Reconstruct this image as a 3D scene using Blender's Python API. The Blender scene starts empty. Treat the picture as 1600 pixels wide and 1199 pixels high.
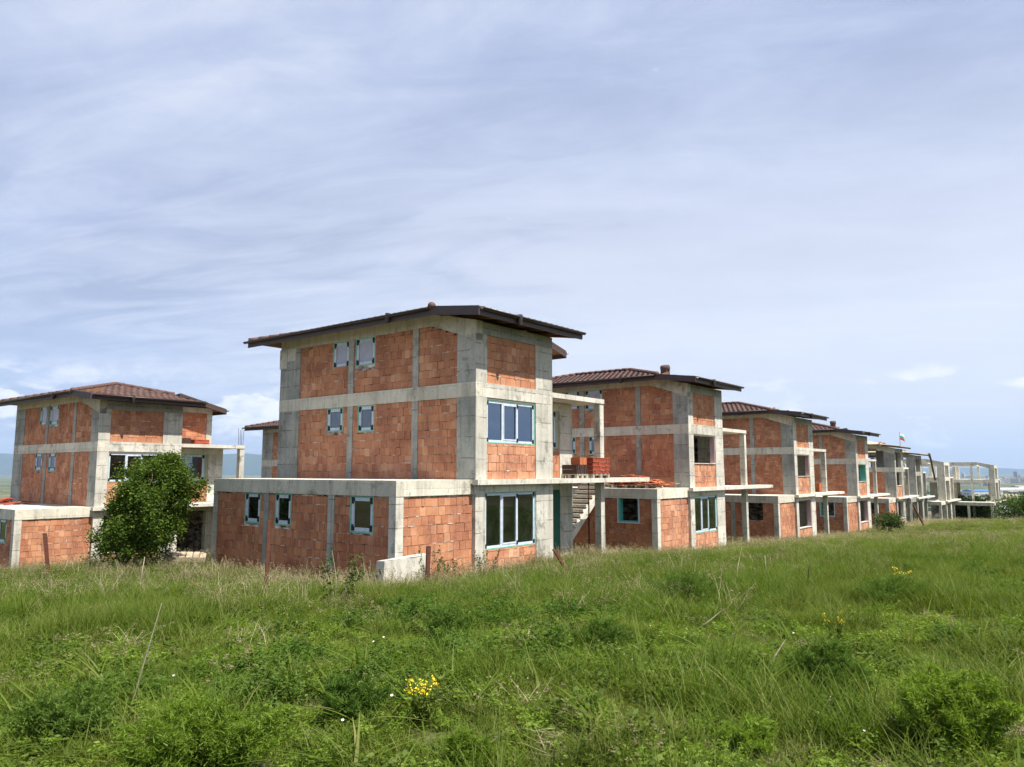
import bpy, math, random
import numpy as np
from mathutils import Vector, Matrix
R = math.radians
random.seed(7)
SC = bpy.context.scene
COL = SC.collection
ZO = 1.65                      # camera height above the ground at its feet; surveyed heights below are relative to the eye
TH = R(38.4)

# ------------------------------------------------------------------ node helpers
def new_mat(name):
    m = bpy.data.materials.new(name); m.use_nodes = True
    nt = m.node_tree; nt.nodes.clear()
    return m, nt
def N(nt, t, **k):
    n = nt.nodes.new(t)
    for a, b in k.items():
        if a == 'ins':
            for s, v in b.items():
                if hasattr(v, 'is_output') or hasattr(v, 'links'): nt.links.new(v, n.inputs[s])
                else: n.inputs[s].default_value = v
        else: setattr(n, a, b)
    return n
def math_(nt, op, a, b=0.0, c=None, clamp=False):
    n = nt.nodes.new('ShaderNodeMath'); n.operation = op; n.use_clamp = clamp
    for i, v in enumerate((a, b) if c is None else (a, b, c)):
        if hasattr(v, 'links'): nt.links.new(v, n.inputs[i])
        else: n.inputs[i].default_value = v
    return n.outputs[0]
def mixc(nt, f, a, b, mode='MIX'):
    n = nt.nodes.new('ShaderNodeMix'); n.data_type = 'RGBA'; n.blend_type = mode
    for s, v in ((0, f), (6, a), (7, b)):
        if hasattr(v, 'links'): nt.links.new(v, n.inputs[s])
        else: n.inputs[s].default_value = v if s == 0 else ((*v, 1) if len(v) == 3 else v)
    return n.outputs[2]
def ramp(nt, f, stops):
    n = nt.nodes.new('ShaderNodeValToRGB'); e = n.color_ramp.elements
    while len(e) < len(stops): e.new(0.5)
    for el, (p, c) in zip(e, stops):
        el.position = p; el.color = (*c, 1) if hasattr(c, '__len__') else (c, c, c, 1)
    nt.links.new(f, n.inputs[0]); return n.outputs[0]
def noise(nt, vec, scale, detail=4, rough=.55, dist=0.0):
    n = N(nt, 'ShaderNodeTexNoise'); n.inputs['Scale'].default_value = scale; n.inputs['Detail'].default_value = detail
    n.inputs['Roughness'].default_value = rough; n.inputs['Distortion'].default_value = dist
    if vec is not None: nt.links.new(vec, n.inputs['Vector'])
    return n.outputs[0]
def vscale(nt, vec, s, off=None):
    n = N(nt, 'ShaderNodeMapping'); nt.links.new(vec, n.inputs[0]); n.inputs['Scale'].default_value = s
    if off is not None:
        if hasattr(off, 'links'): nt.links.new(off, n.inputs['Location'])
        else: n.inputs['Location'].default_value = off
    return n.outputs[0]
def obj_co(nt): return N(nt, 'ShaderNodeTexCoord').outputs['Object']
def out(nt, col, rough=.9, bump=None, bstr=.3, bdist=.01, spec=.2, metal=0.0):
    p = N(nt, 'ShaderNodeBsdfPrincipled'); o = N(nt, 'ShaderNodeOutputMaterial')
    for s, v in (('Base Color', col), ('Roughness', rough), ('Specular IOR Level', spec), ('Metallic', metal)):
        if hasattr(v, 'links'): nt.links.new(v, p.inputs[s])
        else: p.inputs[s].default_value = v if s != 'Base Color' else (*v, 1)
    if bump is not None:
        b = N(nt, 'ShaderNodeBump'); b.inputs['Strength'].default_value = bstr; b.inputs['Distance'].default_value = bdist
        nt.links.new(bump, b.inputs['Height']); nt.links.new(b.outputs[0], p.inputs['Normal'])
    nt.links.new(p.outputs[0], o.inputs[0])
def sep(nt, v):
    n = N(nt, 'ShaderNodeSeparateXYZ'); nt.links.new(v, n.inputs[0]); return n.outputs
def rnd_obj(nt): return N(nt, 'ShaderNodeObjectInfo').outputs['Random']

def mat_concrete(name, c1, c2, stain=.55, lines=.6):
    m, nt = new_mat(name); co = obj_co(nt); rn = rnd_obj(nt)
    cmb = N(nt, 'ShaderNodeCombineXYZ'); nt.links.new(math_(nt, 'MULTIPLY', rn, 31), cmb.inputs[0]); nt.links.new(math_(nt, 'MULTIPLY', rn, 17), cmb.inputs[2])
    v = vscale(nt, co, (1, 1, 1), cmb.outputs[0])
    n1 = noise(nt, v, .9, 5, .6); n2 = noise(nt, v, 9, 5, .7)
    base = mixc(nt, ramp(nt, n1, [(.38, 0), (.60, 1)]), c1, c2)
    base = mixc(nt, ramp(nt, n2, [(.35, .0), (.75, .35)]), base, tuple(x*.6 for x in c1))
    # vertical run-off streaks
    st = noise(nt, vscale(nt, v, (3.5, 3.5, .28)), 1.6, 5, .65)
    base = mixc(nt, ramp(nt, st, [(.5, 0), (.68, stain)]), base, (.17, .165, .135))
    bl = noise(nt, vscale(nt, v, (1, 1, .8), (7, 3, 1)), 1.9, 6, .7)
    base = mixc(nt, ramp(nt, bl, [(.56, 0), (.66, .6)]), base, (.135, .135, .115))
    rr_ = noise(nt, vscale(nt, v, (6, 6, .35), (2, 9, 4)), 1.3, 4, .6)
    base = mixc(nt, ramp(nt, rr_, [(.68, 0), (.76, .5)]), base, (.30, .16, .07))
    # pour lines of the formwork
    z = sep(nt, co)[2]
    zz = math_(nt, 'FRACT', math_(nt, 'ADD', math_(nt, 'DIVIDE', math_(nt, 'ADD', z, math_(nt, 'MULTIPLY', n1, .05)), .62), rn))
    ln = math_(nt, 'LESS_THAN', zz, .05)
    brk = ramp(nt, noise(nt, v, 3, 3), [(.42, 0), (.55, 1)])
    base = mixc(nt, math_(nt, 'MULTIPLY', math_(nt, 'MULTIPLY', ln, brk), lines), base, (.10, .10, .085))
    # pour tone per lift
    lift = N(nt, 'ShaderNodeTexWhiteNoise', noise_dimensions='1D')
    nt.links.new(math_(nt, 'ADD', math_(nt, 'FLOOR', math_(nt, 'ADD', math_(nt, 'DIVIDE', z, .62), rn)), math_(nt, 'MULTIPLY', rn, 50)), lift.inputs['W'])
    base = mixc(nt, 1.0, base, ramp(nt, lift.outputs['Value'], [(0, .92), (1, 1.05)]), 'MULTIPLY')
    base = mixc(nt, 1.0, base, ramp(nt, rn, [(0, .88), (1, 1.06)]), 'MULTIPLY')
    # pits
    vo = N(nt, 'ShaderNodeTexVoronoi'); vo.inputs['Scale'].default_value = 9; nt.links.new(v, vo.inputs['Vector'])
    pit = math_(nt, 'MULTIPLY', math_(nt, 'LESS_THAN', vo.outputs['Distance'], .13), brk)
    base = mixc(nt, math_(nt, 'MULTIPLY', pit, .75), base, (.07, .065, .05))
    hb = math_(nt, 'SUBTRACT', math_(nt, 'MULTIPLY', n2, .6), math_(nt, 'ADD', math_(nt, 'MULTIPLY', ln, .8), pit))
    out(nt, base, .93, hb, .5, .012); return m

def mat_brick(name, tint=(1, 1, 1)):
    m, nt = new_mat(name); co = obj_co(nt)
    isl = N(nt, 'ShaderNodeNewGeometry').outputs['Random Per Island']
    c = ramp(nt, isl, [(0, (.37, .146, .074)), (.15, (.45, .190, .098)), (.45, (.55, .250, .128)), (.7, (.50, .215, .108)), (.88, (.64, .335, .185)), (1, (.41, .178, .112))])
    n1 = noise(nt, co, 1.1, 4, .6)
    c = mixc(nt, ramp(nt, n1, [(.42, 0), (.68, .75)]), c, (.24, .080, .045))
    n2 = noise(nt, co, 14, 4, .7)
    c = mixc(nt, ramp(nt, n2, [(.4, 0), (.8, .35)]), c, (.64, .38, .25))
    xyz = sep(nt, co); t = math_(nt, 'ADD', xyz[0], xyz[1])
    gr = math_(nt, 'ABSOLUTE', math_(nt, 'SINE', math_(nt, 'MULTIPLY', t, math.pi/.042)))
    gs = math_(nt, 'GREATER_THAN', N(nt, 'ShaderNodeTexWhiteNoise', noise_dimensions='1D', ins={'W': isl}).outputs[0], .35)
    g = math_(nt, 'MULTIPLY', ramp(nt, gr, [(0, 1), (.45, 0)]), math_(nt, 'ADD', math_(nt, 'MULTIPLY', gs, .55), .12))
    c = mixc(nt, g, c, (.22, .080, .048))
    # pale mortar smears
    sm = noise(nt, vscale(nt, co, (1, 1, 2.2)), 3.1, 6, .75)
    c = mixc(nt, ramp(nt, sm, [(.635, 0), (.72, .8)]), c, (.50, .37, .28))
    c = mixc(nt, 1.0, c, (*tint, 1), 'MULTIPLY')
    out(nt, c, .92, math_(nt, 'SUBTRACT', math_(nt, 'MULTIPLY', n2, .4), g), .5, .012); return m

def mat_mortar():
    m, nt = new_mat('mortar'); co = obj_co(nt)
    n = noise(nt, vscale(nt, co, (1, 1, 3)), 2.2, 5, .7)
    c = ramp(nt, n, [(.40, (.07, .035, .024)), (.52, (.42, .34, .27)), (.62, (.70, .66, .60))])
    out(nt, c, .95, noise(nt, co, 40), .5, .01); return m

def mat_plain(name, c, rough=.7, var=.25, scale=6, spec=.3, metal=0.0, dirt=None, bump=.2):
    m, nt = new_mat(name); co = obj_co(nt); n = noise(nt, co, scale, 5, .6)
    d = dirt or tuple(x*.55 for x in c)
    col = mixc(nt, ramp(nt, n, [(.4, 0), (.75, var*2 if var < .5 else 1)]), c, d)
    out(nt, col, rough, n, bump, .006, spec, metal); return m

def mat_tile(name, c1, c2):
    m, nt = new_mat(name); co = obj_co(nt)
    f = N(nt, 'ShaderNodeVectorMath', operation='FLOOR'); nt.links.new(vscale(nt, co, (1/.3, 1/.33, 0)), f.inputs[0])
    w = N(nt, 'ShaderNodeTexWhiteNoise', noise_dimensions='3D'); nt.links.new(f.outputs[0], w.inputs['Vector'])
    c = mixc(nt, w.outputs['Value'], c1, c2)
    n = noise(nt, co, 2.5, 5, .65)
    c = mixc(nt, ramp(nt, n, [(.5, 0), (.72, .5)]), c, (.17, .14, .12))
    out(nt, c, .8, noise(nt, co, 60), .25, .005, .3); return m

def mat_wood(name, c1, c2):
    m, nt = new_mat(name); co = obj_co(nt)
    n = noise(nt, vscale(nt, co, (7, 1.2, 7)), 2.0, 5, .6)
    out(nt, mixc(nt, n, c1, c2), .85, n, .3, .006); return m

def mat_glass(name, tint, k=1.0, base=.05, film=0.0, matte_c=(.5, .52, .56), refl=(.8, .88, 1)):
    m, nt = new_mat(name)
    tr = N(nt, 'ShaderNodeBsdfTransparent'); tr.inputs[0].default_value = (*tint, 1)
    gl = N(nt, 'ShaderNodeBsdfGlossy'); gl.inputs['Roughness'].default_value = .02; gl.inputs[0].default_value = (*refl, 1)
    co = obj_co(nt); b = N(nt, 'ShaderNodeBump'); b.inputs['Strength'].default_value = .04; b.inputs['Distance'].default_value = .02
    nt.links.new(noise(nt, co, 1.3, 2), b.inputs['Height']); nt.links.new(b.outputs[0], gl.inputs['Normal'])
    fr = N(nt, 'ShaderNodeFresnel'); fr.inputs[0].default_value = 1.5
    mx = N(nt, 'ShaderNodeMixShader')
    nt.links.new(math_(nt, 'ADD', math_(nt, 'MULTIPLY', fr.outputs[0], k), base, clamp=True), mx.inputs[0])
    nt.links.new(tr.outputs[0], mx.inputs[1]); nt.links.new(gl.outputs[0], mx.inputs[2])
    o = N(nt, 'ShaderNodeOutputMaterial'); last = mx.outputs[0]
    df = N(nt, 'ShaderNodeBsdfDiffuse'); df.inputs[0].default_value = (*matte_c, 1)
    m2 = N(nt, 'ShaderNodeMixShader'); nt.links.new(last, m2.inputs[1]); nt.links.new(df.outputs[0], m2.inputs[2])
    dn = ramp(nt, noise(nt, co, 2.5, 5, .7), [(.45, film), (.8, min(1, film+.15))])
    nt.links.new(dn, m2.inputs[0])
    nt.links.new(m2.outputs[0], o.inputs[0]); return m

def mat_leaf(name, stops, trans=.35, patch=None, patch_scale=.25, patch_rng=(.42, .62), rough=.6):
    """leaf or blade: colour differs per instance and per leaf; light passes through"""
    m, nt = new_mat(name)
    oi = rnd_obj(nt); isl = N(nt, 'ShaderNodeNewGeometry')
    r = math_(nt, 'ADD', math_(nt, 'MULTIPLY', oi, .45), math_(nt, 'MULTIPLY', isl.outputs['Random Per Island'], .55))
    c = ramp(nt, r, stops)
    if patch:
        n = noise(nt, isl.outputs['Position'], patch_scale, 4, .6)
        c = mixc(nt, ramp(nt, n, [(patch_rng[0], 0), (patch_rng[1], .75)]), c, patch)
    d = N(nt, 'ShaderNodeBsdfDiffuse'); t = N(nt, 'ShaderNodeBsdfTranslucent'); g = N(nt, 'ShaderNodeBsdfGlossy'); g.inputs['Roughness'].default_value = rough
    nt.links.new(c, d.inputs[0]); nt.links.new(mixc(nt, 1.0, c, (1.06, 1.05, .50, 1), 'MULTIPLY'), t.inputs[0])
    g.inputs[0].default_value = (.5, .5, .5, 1)
    m1 = N(nt, 'ShaderNodeMixShader'); m1.inputs[0].default_value = trans
    nt.links.new(d.outputs[0], m1.inputs[1]); nt.links.new(t.outputs[0], m1.inputs[2])
    m2 = N(nt, 'ShaderNodeMixShader'); m2.inputs[0].default_value = .015
    nt.links.new(m1.outputs[0], m2.inputs[1]); nt.links.new(g.outputs[0], m2.inputs[2])
    nt.links.new(m2.outputs[0], N(nt, 'ShaderNodeOutputMaterial').inputs[0]); return m

M = {}
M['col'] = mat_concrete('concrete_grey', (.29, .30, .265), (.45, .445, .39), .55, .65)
M['front'] = mat_concrete('concrete_pale_lit', (.50, .475, .405), (.65, .62, .535), .5, .6)  # paler than the column grey: sunlight on the house fronts put into the colour
M['beam'] = mat_concrete('concrete_beam', (.56, .525, .425), (.70, .66, .54), .4, .12)
M['slab'] = mat_concrete('concrete_slab', (.58, .545, .46), (.70, .665, .58), .35, .1)
M['old'] = mat_concrete('concrete_weathered', (.30, .295, .26), (.46, .445, .385), .6, .4)
M['brick'] = mat_brick('clay_block')
M['brick_dark'] = mat_brick('clay_block_dark', (.92, .86, .84))  # darker tint, on the damp lower wings and on some upper panels
M['brick_lit'] = mat_brick('clay_block_lit', (1.10, 1.16, 1.22))  # paler copy for the fronts, their sunlight put into the tint
M['mortar'] = mat_mortar()
M['tile'] = mat_tile('roof_tile', (.075, .042, .036), (.120, .066, .053))
M['ridge'] = mat_plain('ridge_tile_clay', (.12, .066, .052), .8, .3, 5)
M['fascia'] = mat_plain('fascia_brown', (.070, .048, .046), .55, .2, 3, .4)
M['gutter'] = mat_plain('gutter_brown', (.034, .022, .019), .4, .2, 3, .5)
M['rafter'] = mat_wood('rafter_wood', (.15, .075, .04), (.24, .13, .07))
M['deck'] = mat_wood('roof_board_wood', (.36, .27, .18), (.50, .40, .28))
M['timber'] = mat_wood('weathered_timber', (.30, .26, .20), (.46, .40, .31))
M['white'] = mat_plain('window_white_film', (.56, .61, .68), .5, .4, 7, .4, dirt=(.36, .43, .50))
M['black'] = mat_plain('black_pad', (.012, .014, .018), .6, .1)
M['foam'] = mat_plain('green_sealant', (.16, .40, .32), .8, .35, 9, dirt=(.40, .64, .55))
M['green_board'] = mat_plain('green_board', (.022, .115, .088), .7, .3, 3)
M['aqua_board'] = mat_plain('aqua_insulation', (.12, .46, .40), .8, .2, 4)
M['pink_board'] = mat_plain('pink_insulation', (.50, .34, .36), .8, .2, 4)
M['glass_dark'] = mat_glass('glass_clear', (.34, .40, .34), 1.3, .05, .03, (.12, .14, .11), (.8, .9, .8))
M['glass_sky'] = mat_glass('glass_reflective', (.10, .14, .22), 1.6, .17, .04, (.10, .14, .20), (.62, .78, 1))  # blue of the reflected sky put into the tint, diffuse and gloss colours
M['glass_film'] = mat_glass('glass_pale_grey', (.5, .5, .55), 1.0, .08, .55, (.60, .61, .68))  # pale grey diffuse layer mixed over the pane
M['glass_half'] = mat_glass('glass_blue_grey', (.35, .42, .46), 1.0, .05, .30, (.34, .42, .48))  # thinner blue-grey diffuse layer mixed over the pane
M['rust'] = mat_plain('rusty_steel', (.13, .050, .030), .85, .5, 14, .2, dirt=(.06, .028, .022))
M['rebar'] = mat_plain('rebar_steel', (.12, .09, .075), .7, .4, 20)
M['tile_red'] = mat_plain('red_roof_tile_stack', (.36, .065, .035), .8, .35, 9, dirt=(.24, .045, .028))
M['tile_orange'] = mat_plain('orange_tile', (.52, .17, .07), .85, .35, 8, dirt=(.38, .11, .05))
M['tile_brown'] = mat_plain('brown_tile_stack', (.062, .035, .028), .8, .35, 9)
M['stone'] = mat_plain('rubble_stone', (.45, .44, .41), .95, .4, 7)
M['brown_board'] = mat_plain('brown_panel', (.10, .052, .040), .7, .3, 3)
M['bark'] = mat_plain('bark', (.16, .12, .09), .95, .5, 12, .1)
M['straw_stick'] = mat_plain('dry_stalk', (.42, .36, .25), .9, .4, 18, .1)
M['grey_stick'] = mat_plain('grey_dry_stalk', (.19, .17, .125), .9, .4, 18, .1)
M['dark_stick'] = mat_plain('dark_dry_stalk', (.07, .055, .045), .9, .4, 18, .1)

# ------------------------------------------------------------------ mesh builder
class MB:
    def __init__(s): s.v = []; s.f = []; s.m = []
    def add(s, vs, fs, mat=0):
        o = len(s.v); s.v.extend(vs); s.f.extend([tuple(i+o for i in f) for f in fs]); s.m.extend([mat]*len(fs)); return s
    def box(s, x0, x1, y0, y1, z0, z1, mat=0):
        if x0 > x1: x0, x1 = x1, x0
        if y0 > y1: y0, y1 = y1, y0
        if z0 > z1: z0, z1 = z1, z0
        return s.add([(x0,y0,z0),(x1,y0,z0),(x1,y1,z0),(x0,y1,z0),(x0,y0,z1),(x1,y0,z1),(x1,y1,z1),(x0,y1,z1)],
              [(0,3,2,1),(4,5,6,7),(0,1,5,4),(1,2,6,5),(2,3,7,6),(3,0,4,7)], mat)
    def hexa(s, b, t, mat=0):        # 4 bottom points ccw, 4 top points
        return s.add(list(b)+list(t), [(0,3,2,1),(4,5,6,7),(0,1,5,4),(1,2,6,5),(2,3,7,6),(3,0,4,7)], mat)
    def prism(s, pts_top, pts_bot, mat=0):
        n = len(pts_top)
        return s.add(list(pts_top)+list(pts_bot), [tuple(range(n)), tuple(range(2*n-1, n-1, -1))]+[(i, n+i, n+(i+1) % n, (i+1) % n) for i in range(n)], mat)
    def tube(s, path, rad, n=6, mat=0, cap=True):
        path = [Vector(p) for p in path]; k = len(path)
        rad = rad if hasattr(rad, '__len__') else [rad]*k; vs = []
        up = Vector((.31, .17, .93))
        for i, p in enumerate(path):
            d = (path[min(i+1, k-1)]-path[max(i-1, 0)]).normalized()
            a = d.cross(up)
            if a.length < .1: a = d.cross(Vector((1, 0, 0)))
            a.normalize(); b = d.cross(a)
            for j in range(n):
                t = 2*math.pi*j/n; vs.append(tuple(p+(a*math.cos(t)+b*math.sin(t))*rad[i]))
        fs = [(i*n+j, i*n+(j+1) % n, (i+1)*n+(j+1) % n, (i+1)*n+j) for i in range(k-1) for j in range(n)]
        if cap: fs += [tuple(range(n-1, -1, -1)), tuple(range((k-1)*n, k*n))]
        return s.add(vs, fs, mat)
    def build(s, name, mats, parent=None, smooth=False):
        me = bpy.data.meshes.new(name); me.from_pydata(s.v, [], s.f)
        for m in (mats if isinstance(mats, (list, tuple)) else [mats]): me.materials.append(m)
        me.polygons.foreach_set('material_index', s.m)
        if smooth: me.polygons.foreach_set('use_smooth', [True]*len(s.f))
        me.update()
        o = bpy.data.objects.new(name, me); COL.objects.link(o)
        if parent is not None: o.parent = parent
        return o
def tag(o, label=None, cat=None, group=None, kind=None):
    if label: o['label'] = label
    if cat: o['category'] = cat
    if group: o['group'] = group
    if kind: o['kind'] = kind
    return o
def empty(name, loc, rz=0.0):
    o = bpy.data.objects.new(name, None); COL.objects.link(o); o.location = loc; o.rotation_euler = (0, 0, rz); o.empty_display_size = .2
    return o

# ------------------------------------------------------------------ terrain
CP = np.array([(0,0,-1.65),(0,5,-1.74),(-3.5,5,-1.8),(3.5,5,-1.7),(-8,5,-1.95),(9,5,-1.55),(0,10,-2.02),(-7,10,-2.2),(7,10,-1.9),(0,-15,-1.4),(-20,0,-2.2),(20,0,-1.2),(14,12,-1.85),
  (-5.1,15.7,-2.5),(-1.9,17,-2.66),(-13.5,22,-3.0),(-3.5,19,-2.95),(-8,20,-2.98),(-6,22,-3.08),(-9,24,-3.12),(-16,27,-3.75),(-1,21,-2.96),(1.7,21,-2.78),(-10.5,26.5,-3.1),(-13,24,-3.05),(-19.5,29.5,-4.05),(-26,31,-4.3),(-19,38,-4.5),(-6,32,-3.3),
  (4,27,-3.05),(8,33,-3.5),(6,45,-4.1),(17.3,44.5,-4.0),(14,56,-4.7),(26.6,57,-4.5),(36.8,71,-5.05),(46,85,-5.6),(53,92,-6.35),(62.6,98,-6.75),(30,75,-5.8),(45,100,-7),
  (10,20,-2.45),(20,35,-3.15),(14,30,-2.95),(28,43,-3.5),(33,60,-4.25),(41,60,-3.98),(60,60,-2.8),(64,90,-6.6),(80,95,-6.2),(-10,50,-5.0),(0,65,-5.6),(-40,45,-5.6),(-30,70,-7.0),(10,100,-8),(-50,20,-4)], float)
def _tps_fit(p):
    n = len(p); d = np.linalg.norm(p[:, None, :2]-p[None, :, :2], axis=2); K = np.where(d > 0, d*d*np.log(np.maximum(d, 1e-9)), 0)
    P = np.c_[np.ones(n), p[:, :2]]; A = np.zeros((n+3, n+3)); A[:n, :n] = K+np.eye(n)*2.0; A[:n, n:] = P; A[n:, :n] = P.T
    return np.linalg.solve(A, np.r_[p[:, 2], 0, 0, 0])
TW = _tps_fit(CP)
def ss(a, b, x):
    t = np.clip((x-a)/(b-a), 0, 1); return t*t*(3-2*t)
def ground(x, y):
    """height of the ground (world z); arrays or numbers"""
    x = np.asarray(x, float); y = np.asarray(y, float); sh = x.shape; xf = x.ravel(); yf = y.ravel()
    res = np.empty_like(xf)
    for i in range(0, len(xf), 20000):
        X = xf[i:i+20000]; Y = yf[i:i+20000]
        d = np.hypot(X[:, None]-CP[None, :, 0], Y[:, None]-CP[None, :, 1])
        z = (np.where(d > 0, d*d*np.log(np.maximum(d, 1e-9)), 0))@TW[:-3]+TW[-3]+TW[-2]*X+TW[-1]*Y
        base = -1.6-.05*np.clip(Y, -60, 90)+.012*np.clip(X, -80, 80)-.13*np.maximum(0, Y-90)-.03*np.maximum(0, -X-60)
        w = np.maximum(ss(75, 105, Y-25*0), np.maximum(ss(45, 75, np.abs(X)), ss(10, 40, -Y)))
        z = z*(1-w)+base*w
        lump = .035*np.sin(X*1.7+.6*np.sin(Y*1.1))*np.cos(Y*1.3+.5)+.02*np.sin(X*4.1+Y*2.3)
        z = z+lump*(1-w)
        plain = -92+1.5*np.sin(X/900)+1.5*np.cos(Y/700)
        t = ss(-80, -60, z); z = np.where(z < -60, plain+(np.maximum(z, -92)-plain)*t, z)
        z = np.where(np.hypot(X, Y) > 1500, plain, z)
        res[i:i+20000] = z
    return (res+ZO).reshape(sh)
def g1(x, y): return float(ground(np.array([x]), np.array([y]))[0])

def axis(lo, hi, fine_lo, fine_hi, step, grow):
    a = list(np.arange(fine_lo, fine_hi+1e-6, step)); s = step
    while a[-1] < hi: s *= grow; a.append(min(hi, a[-1]+s))
    s = step
    while a[0] > lo: s *= grow; a.insert(0, max(lo, a[0]-s))
    return np.array(a)
gx = axis(-30000, 30000, -45, 75, .6, 1.16); gy = axis(-900, 29000, -4, 105, .6, 1.16)
GX, GY = np.meshgrid(gx, gy); GZ = ground(GX, GY)
nx, ny = len(gx), len(gy)
me = bpy.data.meshes.new('ground')
idx = np.arange(nx*ny).reshape(ny, nx)
F = np.stack([idx[:-1, :-1], idx[:-1, 1:], idx[1:, 1:], idx[1:, :-1]], -1).reshape(-1, 4)
me.from_pydata(np.c_[GX.ravel(), GY.ravel(), GZ.ravel()].tolist(), [], F.tolist()); me.polygons.foreach_set('use_smooth', [True]*len(F)); me.update()
def mat_ground():
    m, nt = new_mat('field_soil'); pos = N(nt, 'ShaderNodeNewGeometry').outputs['Position']
    n1 = noise(nt, pos, .8, 6, .65); n2 = noise(nt, pos, 14, 5, .7)
    near = mixc(nt, ramp(nt, n1, [(.38, 0), (.62, 1)]), (.045, .060, .018), (.115, .088, .055))
    near = mixc(nt, ramp(nt, n2, [(.45, 0), (.75, .7)]), near, (.19, .155, .10))
    near = mixc(nt, ramp(nt, n2, [(.25, .8), (.42, 0)]), near, (.030, .034, .016))
    # far plain: fields, ploughed land, scrub
    vo = N(nt, 'ShaderNodeTexVoronoi'); vo.inputs['Scale'].default_value = 1.0; nt.links.new(vscale(nt, pos, (.0016, .0034, 0)), vo.inputs['Vector'])
    fc = ramp(nt, sep(nt, vo.outputs['Color'])[0], [(0, (.055, .085, .025)), (.3, (.10, .13, .04)), (.5, (.17, .125, .075)), (.7, (.06, .095, .03)), (.85, (.21, .17, .10)), (1, (.045, .07, .025))])
    fn = noise(nt, pos, .012, 5, .65)
    fc = mixc(nt, ramp(nt, fn, [(.48, 0), (.62, .9)]), fc, (.040, .055, .022))
    d = N(nt, 'ShaderNodeVectorMath', operation='LENGTH'); nt.links.new(pos, d.inputs[0])
    mid = mixc(nt, n1, (.07, .10, .028), (.12, .13, .05))
    c = mixc(nt, ramp(nt, math_(nt, 'DIVIDE', d.outputs['Value'], 200), [(.3, 0), (.5, 1)]), near, mid)
    c = mixc(nt, ramp(nt, math_(nt, 'DIVIDE', d.outputs['Value'], 1500), [(.3, 0), (.6, 1)]), c, fc)
    out(nt, c, 1.0, n2, .8, .05, .05); return m
me.materials.append(mat_ground())
go = bpy.data.objects.new('ground', me); COL.objects.link(go); tag(go, kind='structure')

# ------------------------------------------------------------------ hills far away
def hills(name, x0, x1, ydist, prof, seed, depth=4200, nx_=160, ny_=26):
    rs = np.random.RandomState(seed); ph = rs.rand(12)*6.28
    xs = np.linspace(x0, x1, nx_); vs = []; 
    for j in range(ny_):
        t = j/(ny_-1); env = math.sin(math.pi*min(1, t*1.0)) ** .8 if t < .5 else math.sin(math.pi*t)
        for i, x in enumerate(xs):
            h = prof((x-x0)/(x1-x0))
            r = sum(math.sin(x/(300*1.7**k)+ph[k]+t*3*(k+1))*(.03+.022*k) for k in range(5))
            r2 = sum(math.sin(x/(170*1.5**k)+ph[k+5]+t*9)*.04 for k in range(4))*(1-abs(2*t-1))
            vs.append((x, ydist+depth*(t-.5)+300*math.sin(x/2500), -95+ZO+max(0, env*h*(1+r+r2))))
    fs = [(j*nx_+i, j*nx_+i+1, (j+1)*nx_+i+1, (j+1)*nx_+i) for j in range(ny_-1) for i in range(nx_-1)]
    mb = MB(); mb.add(vs, fs)
    m, nt = new_mat(name+'_cover'); pos = N(nt, 'ShaderNodeNewGeometry').outputs['Position']
    n = noise(nt, pos, .0016, 6, .65)
    out(nt, ramp(nt, n, [(.4, (.025, .045, .028)), (.6, (.040, .062, .035)), (.75, (.08, .085, .06))]), 1.0, None, spec=.05)
    return tag(mb.build(name, m, smooth=True), kind='structure')
hills('mountains', -21000, 1500, 19500, lambda t: 820*(1-.55*t)*min(1, (1-t)*4)*(.86+.14*math.cos(t*9)), 3)
hills('far_ridge', 5000, 27000, 24500, lambda t: 255*min(1, t*5)*(.8+.2*math.sin(t*7+1)), 8)

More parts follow.
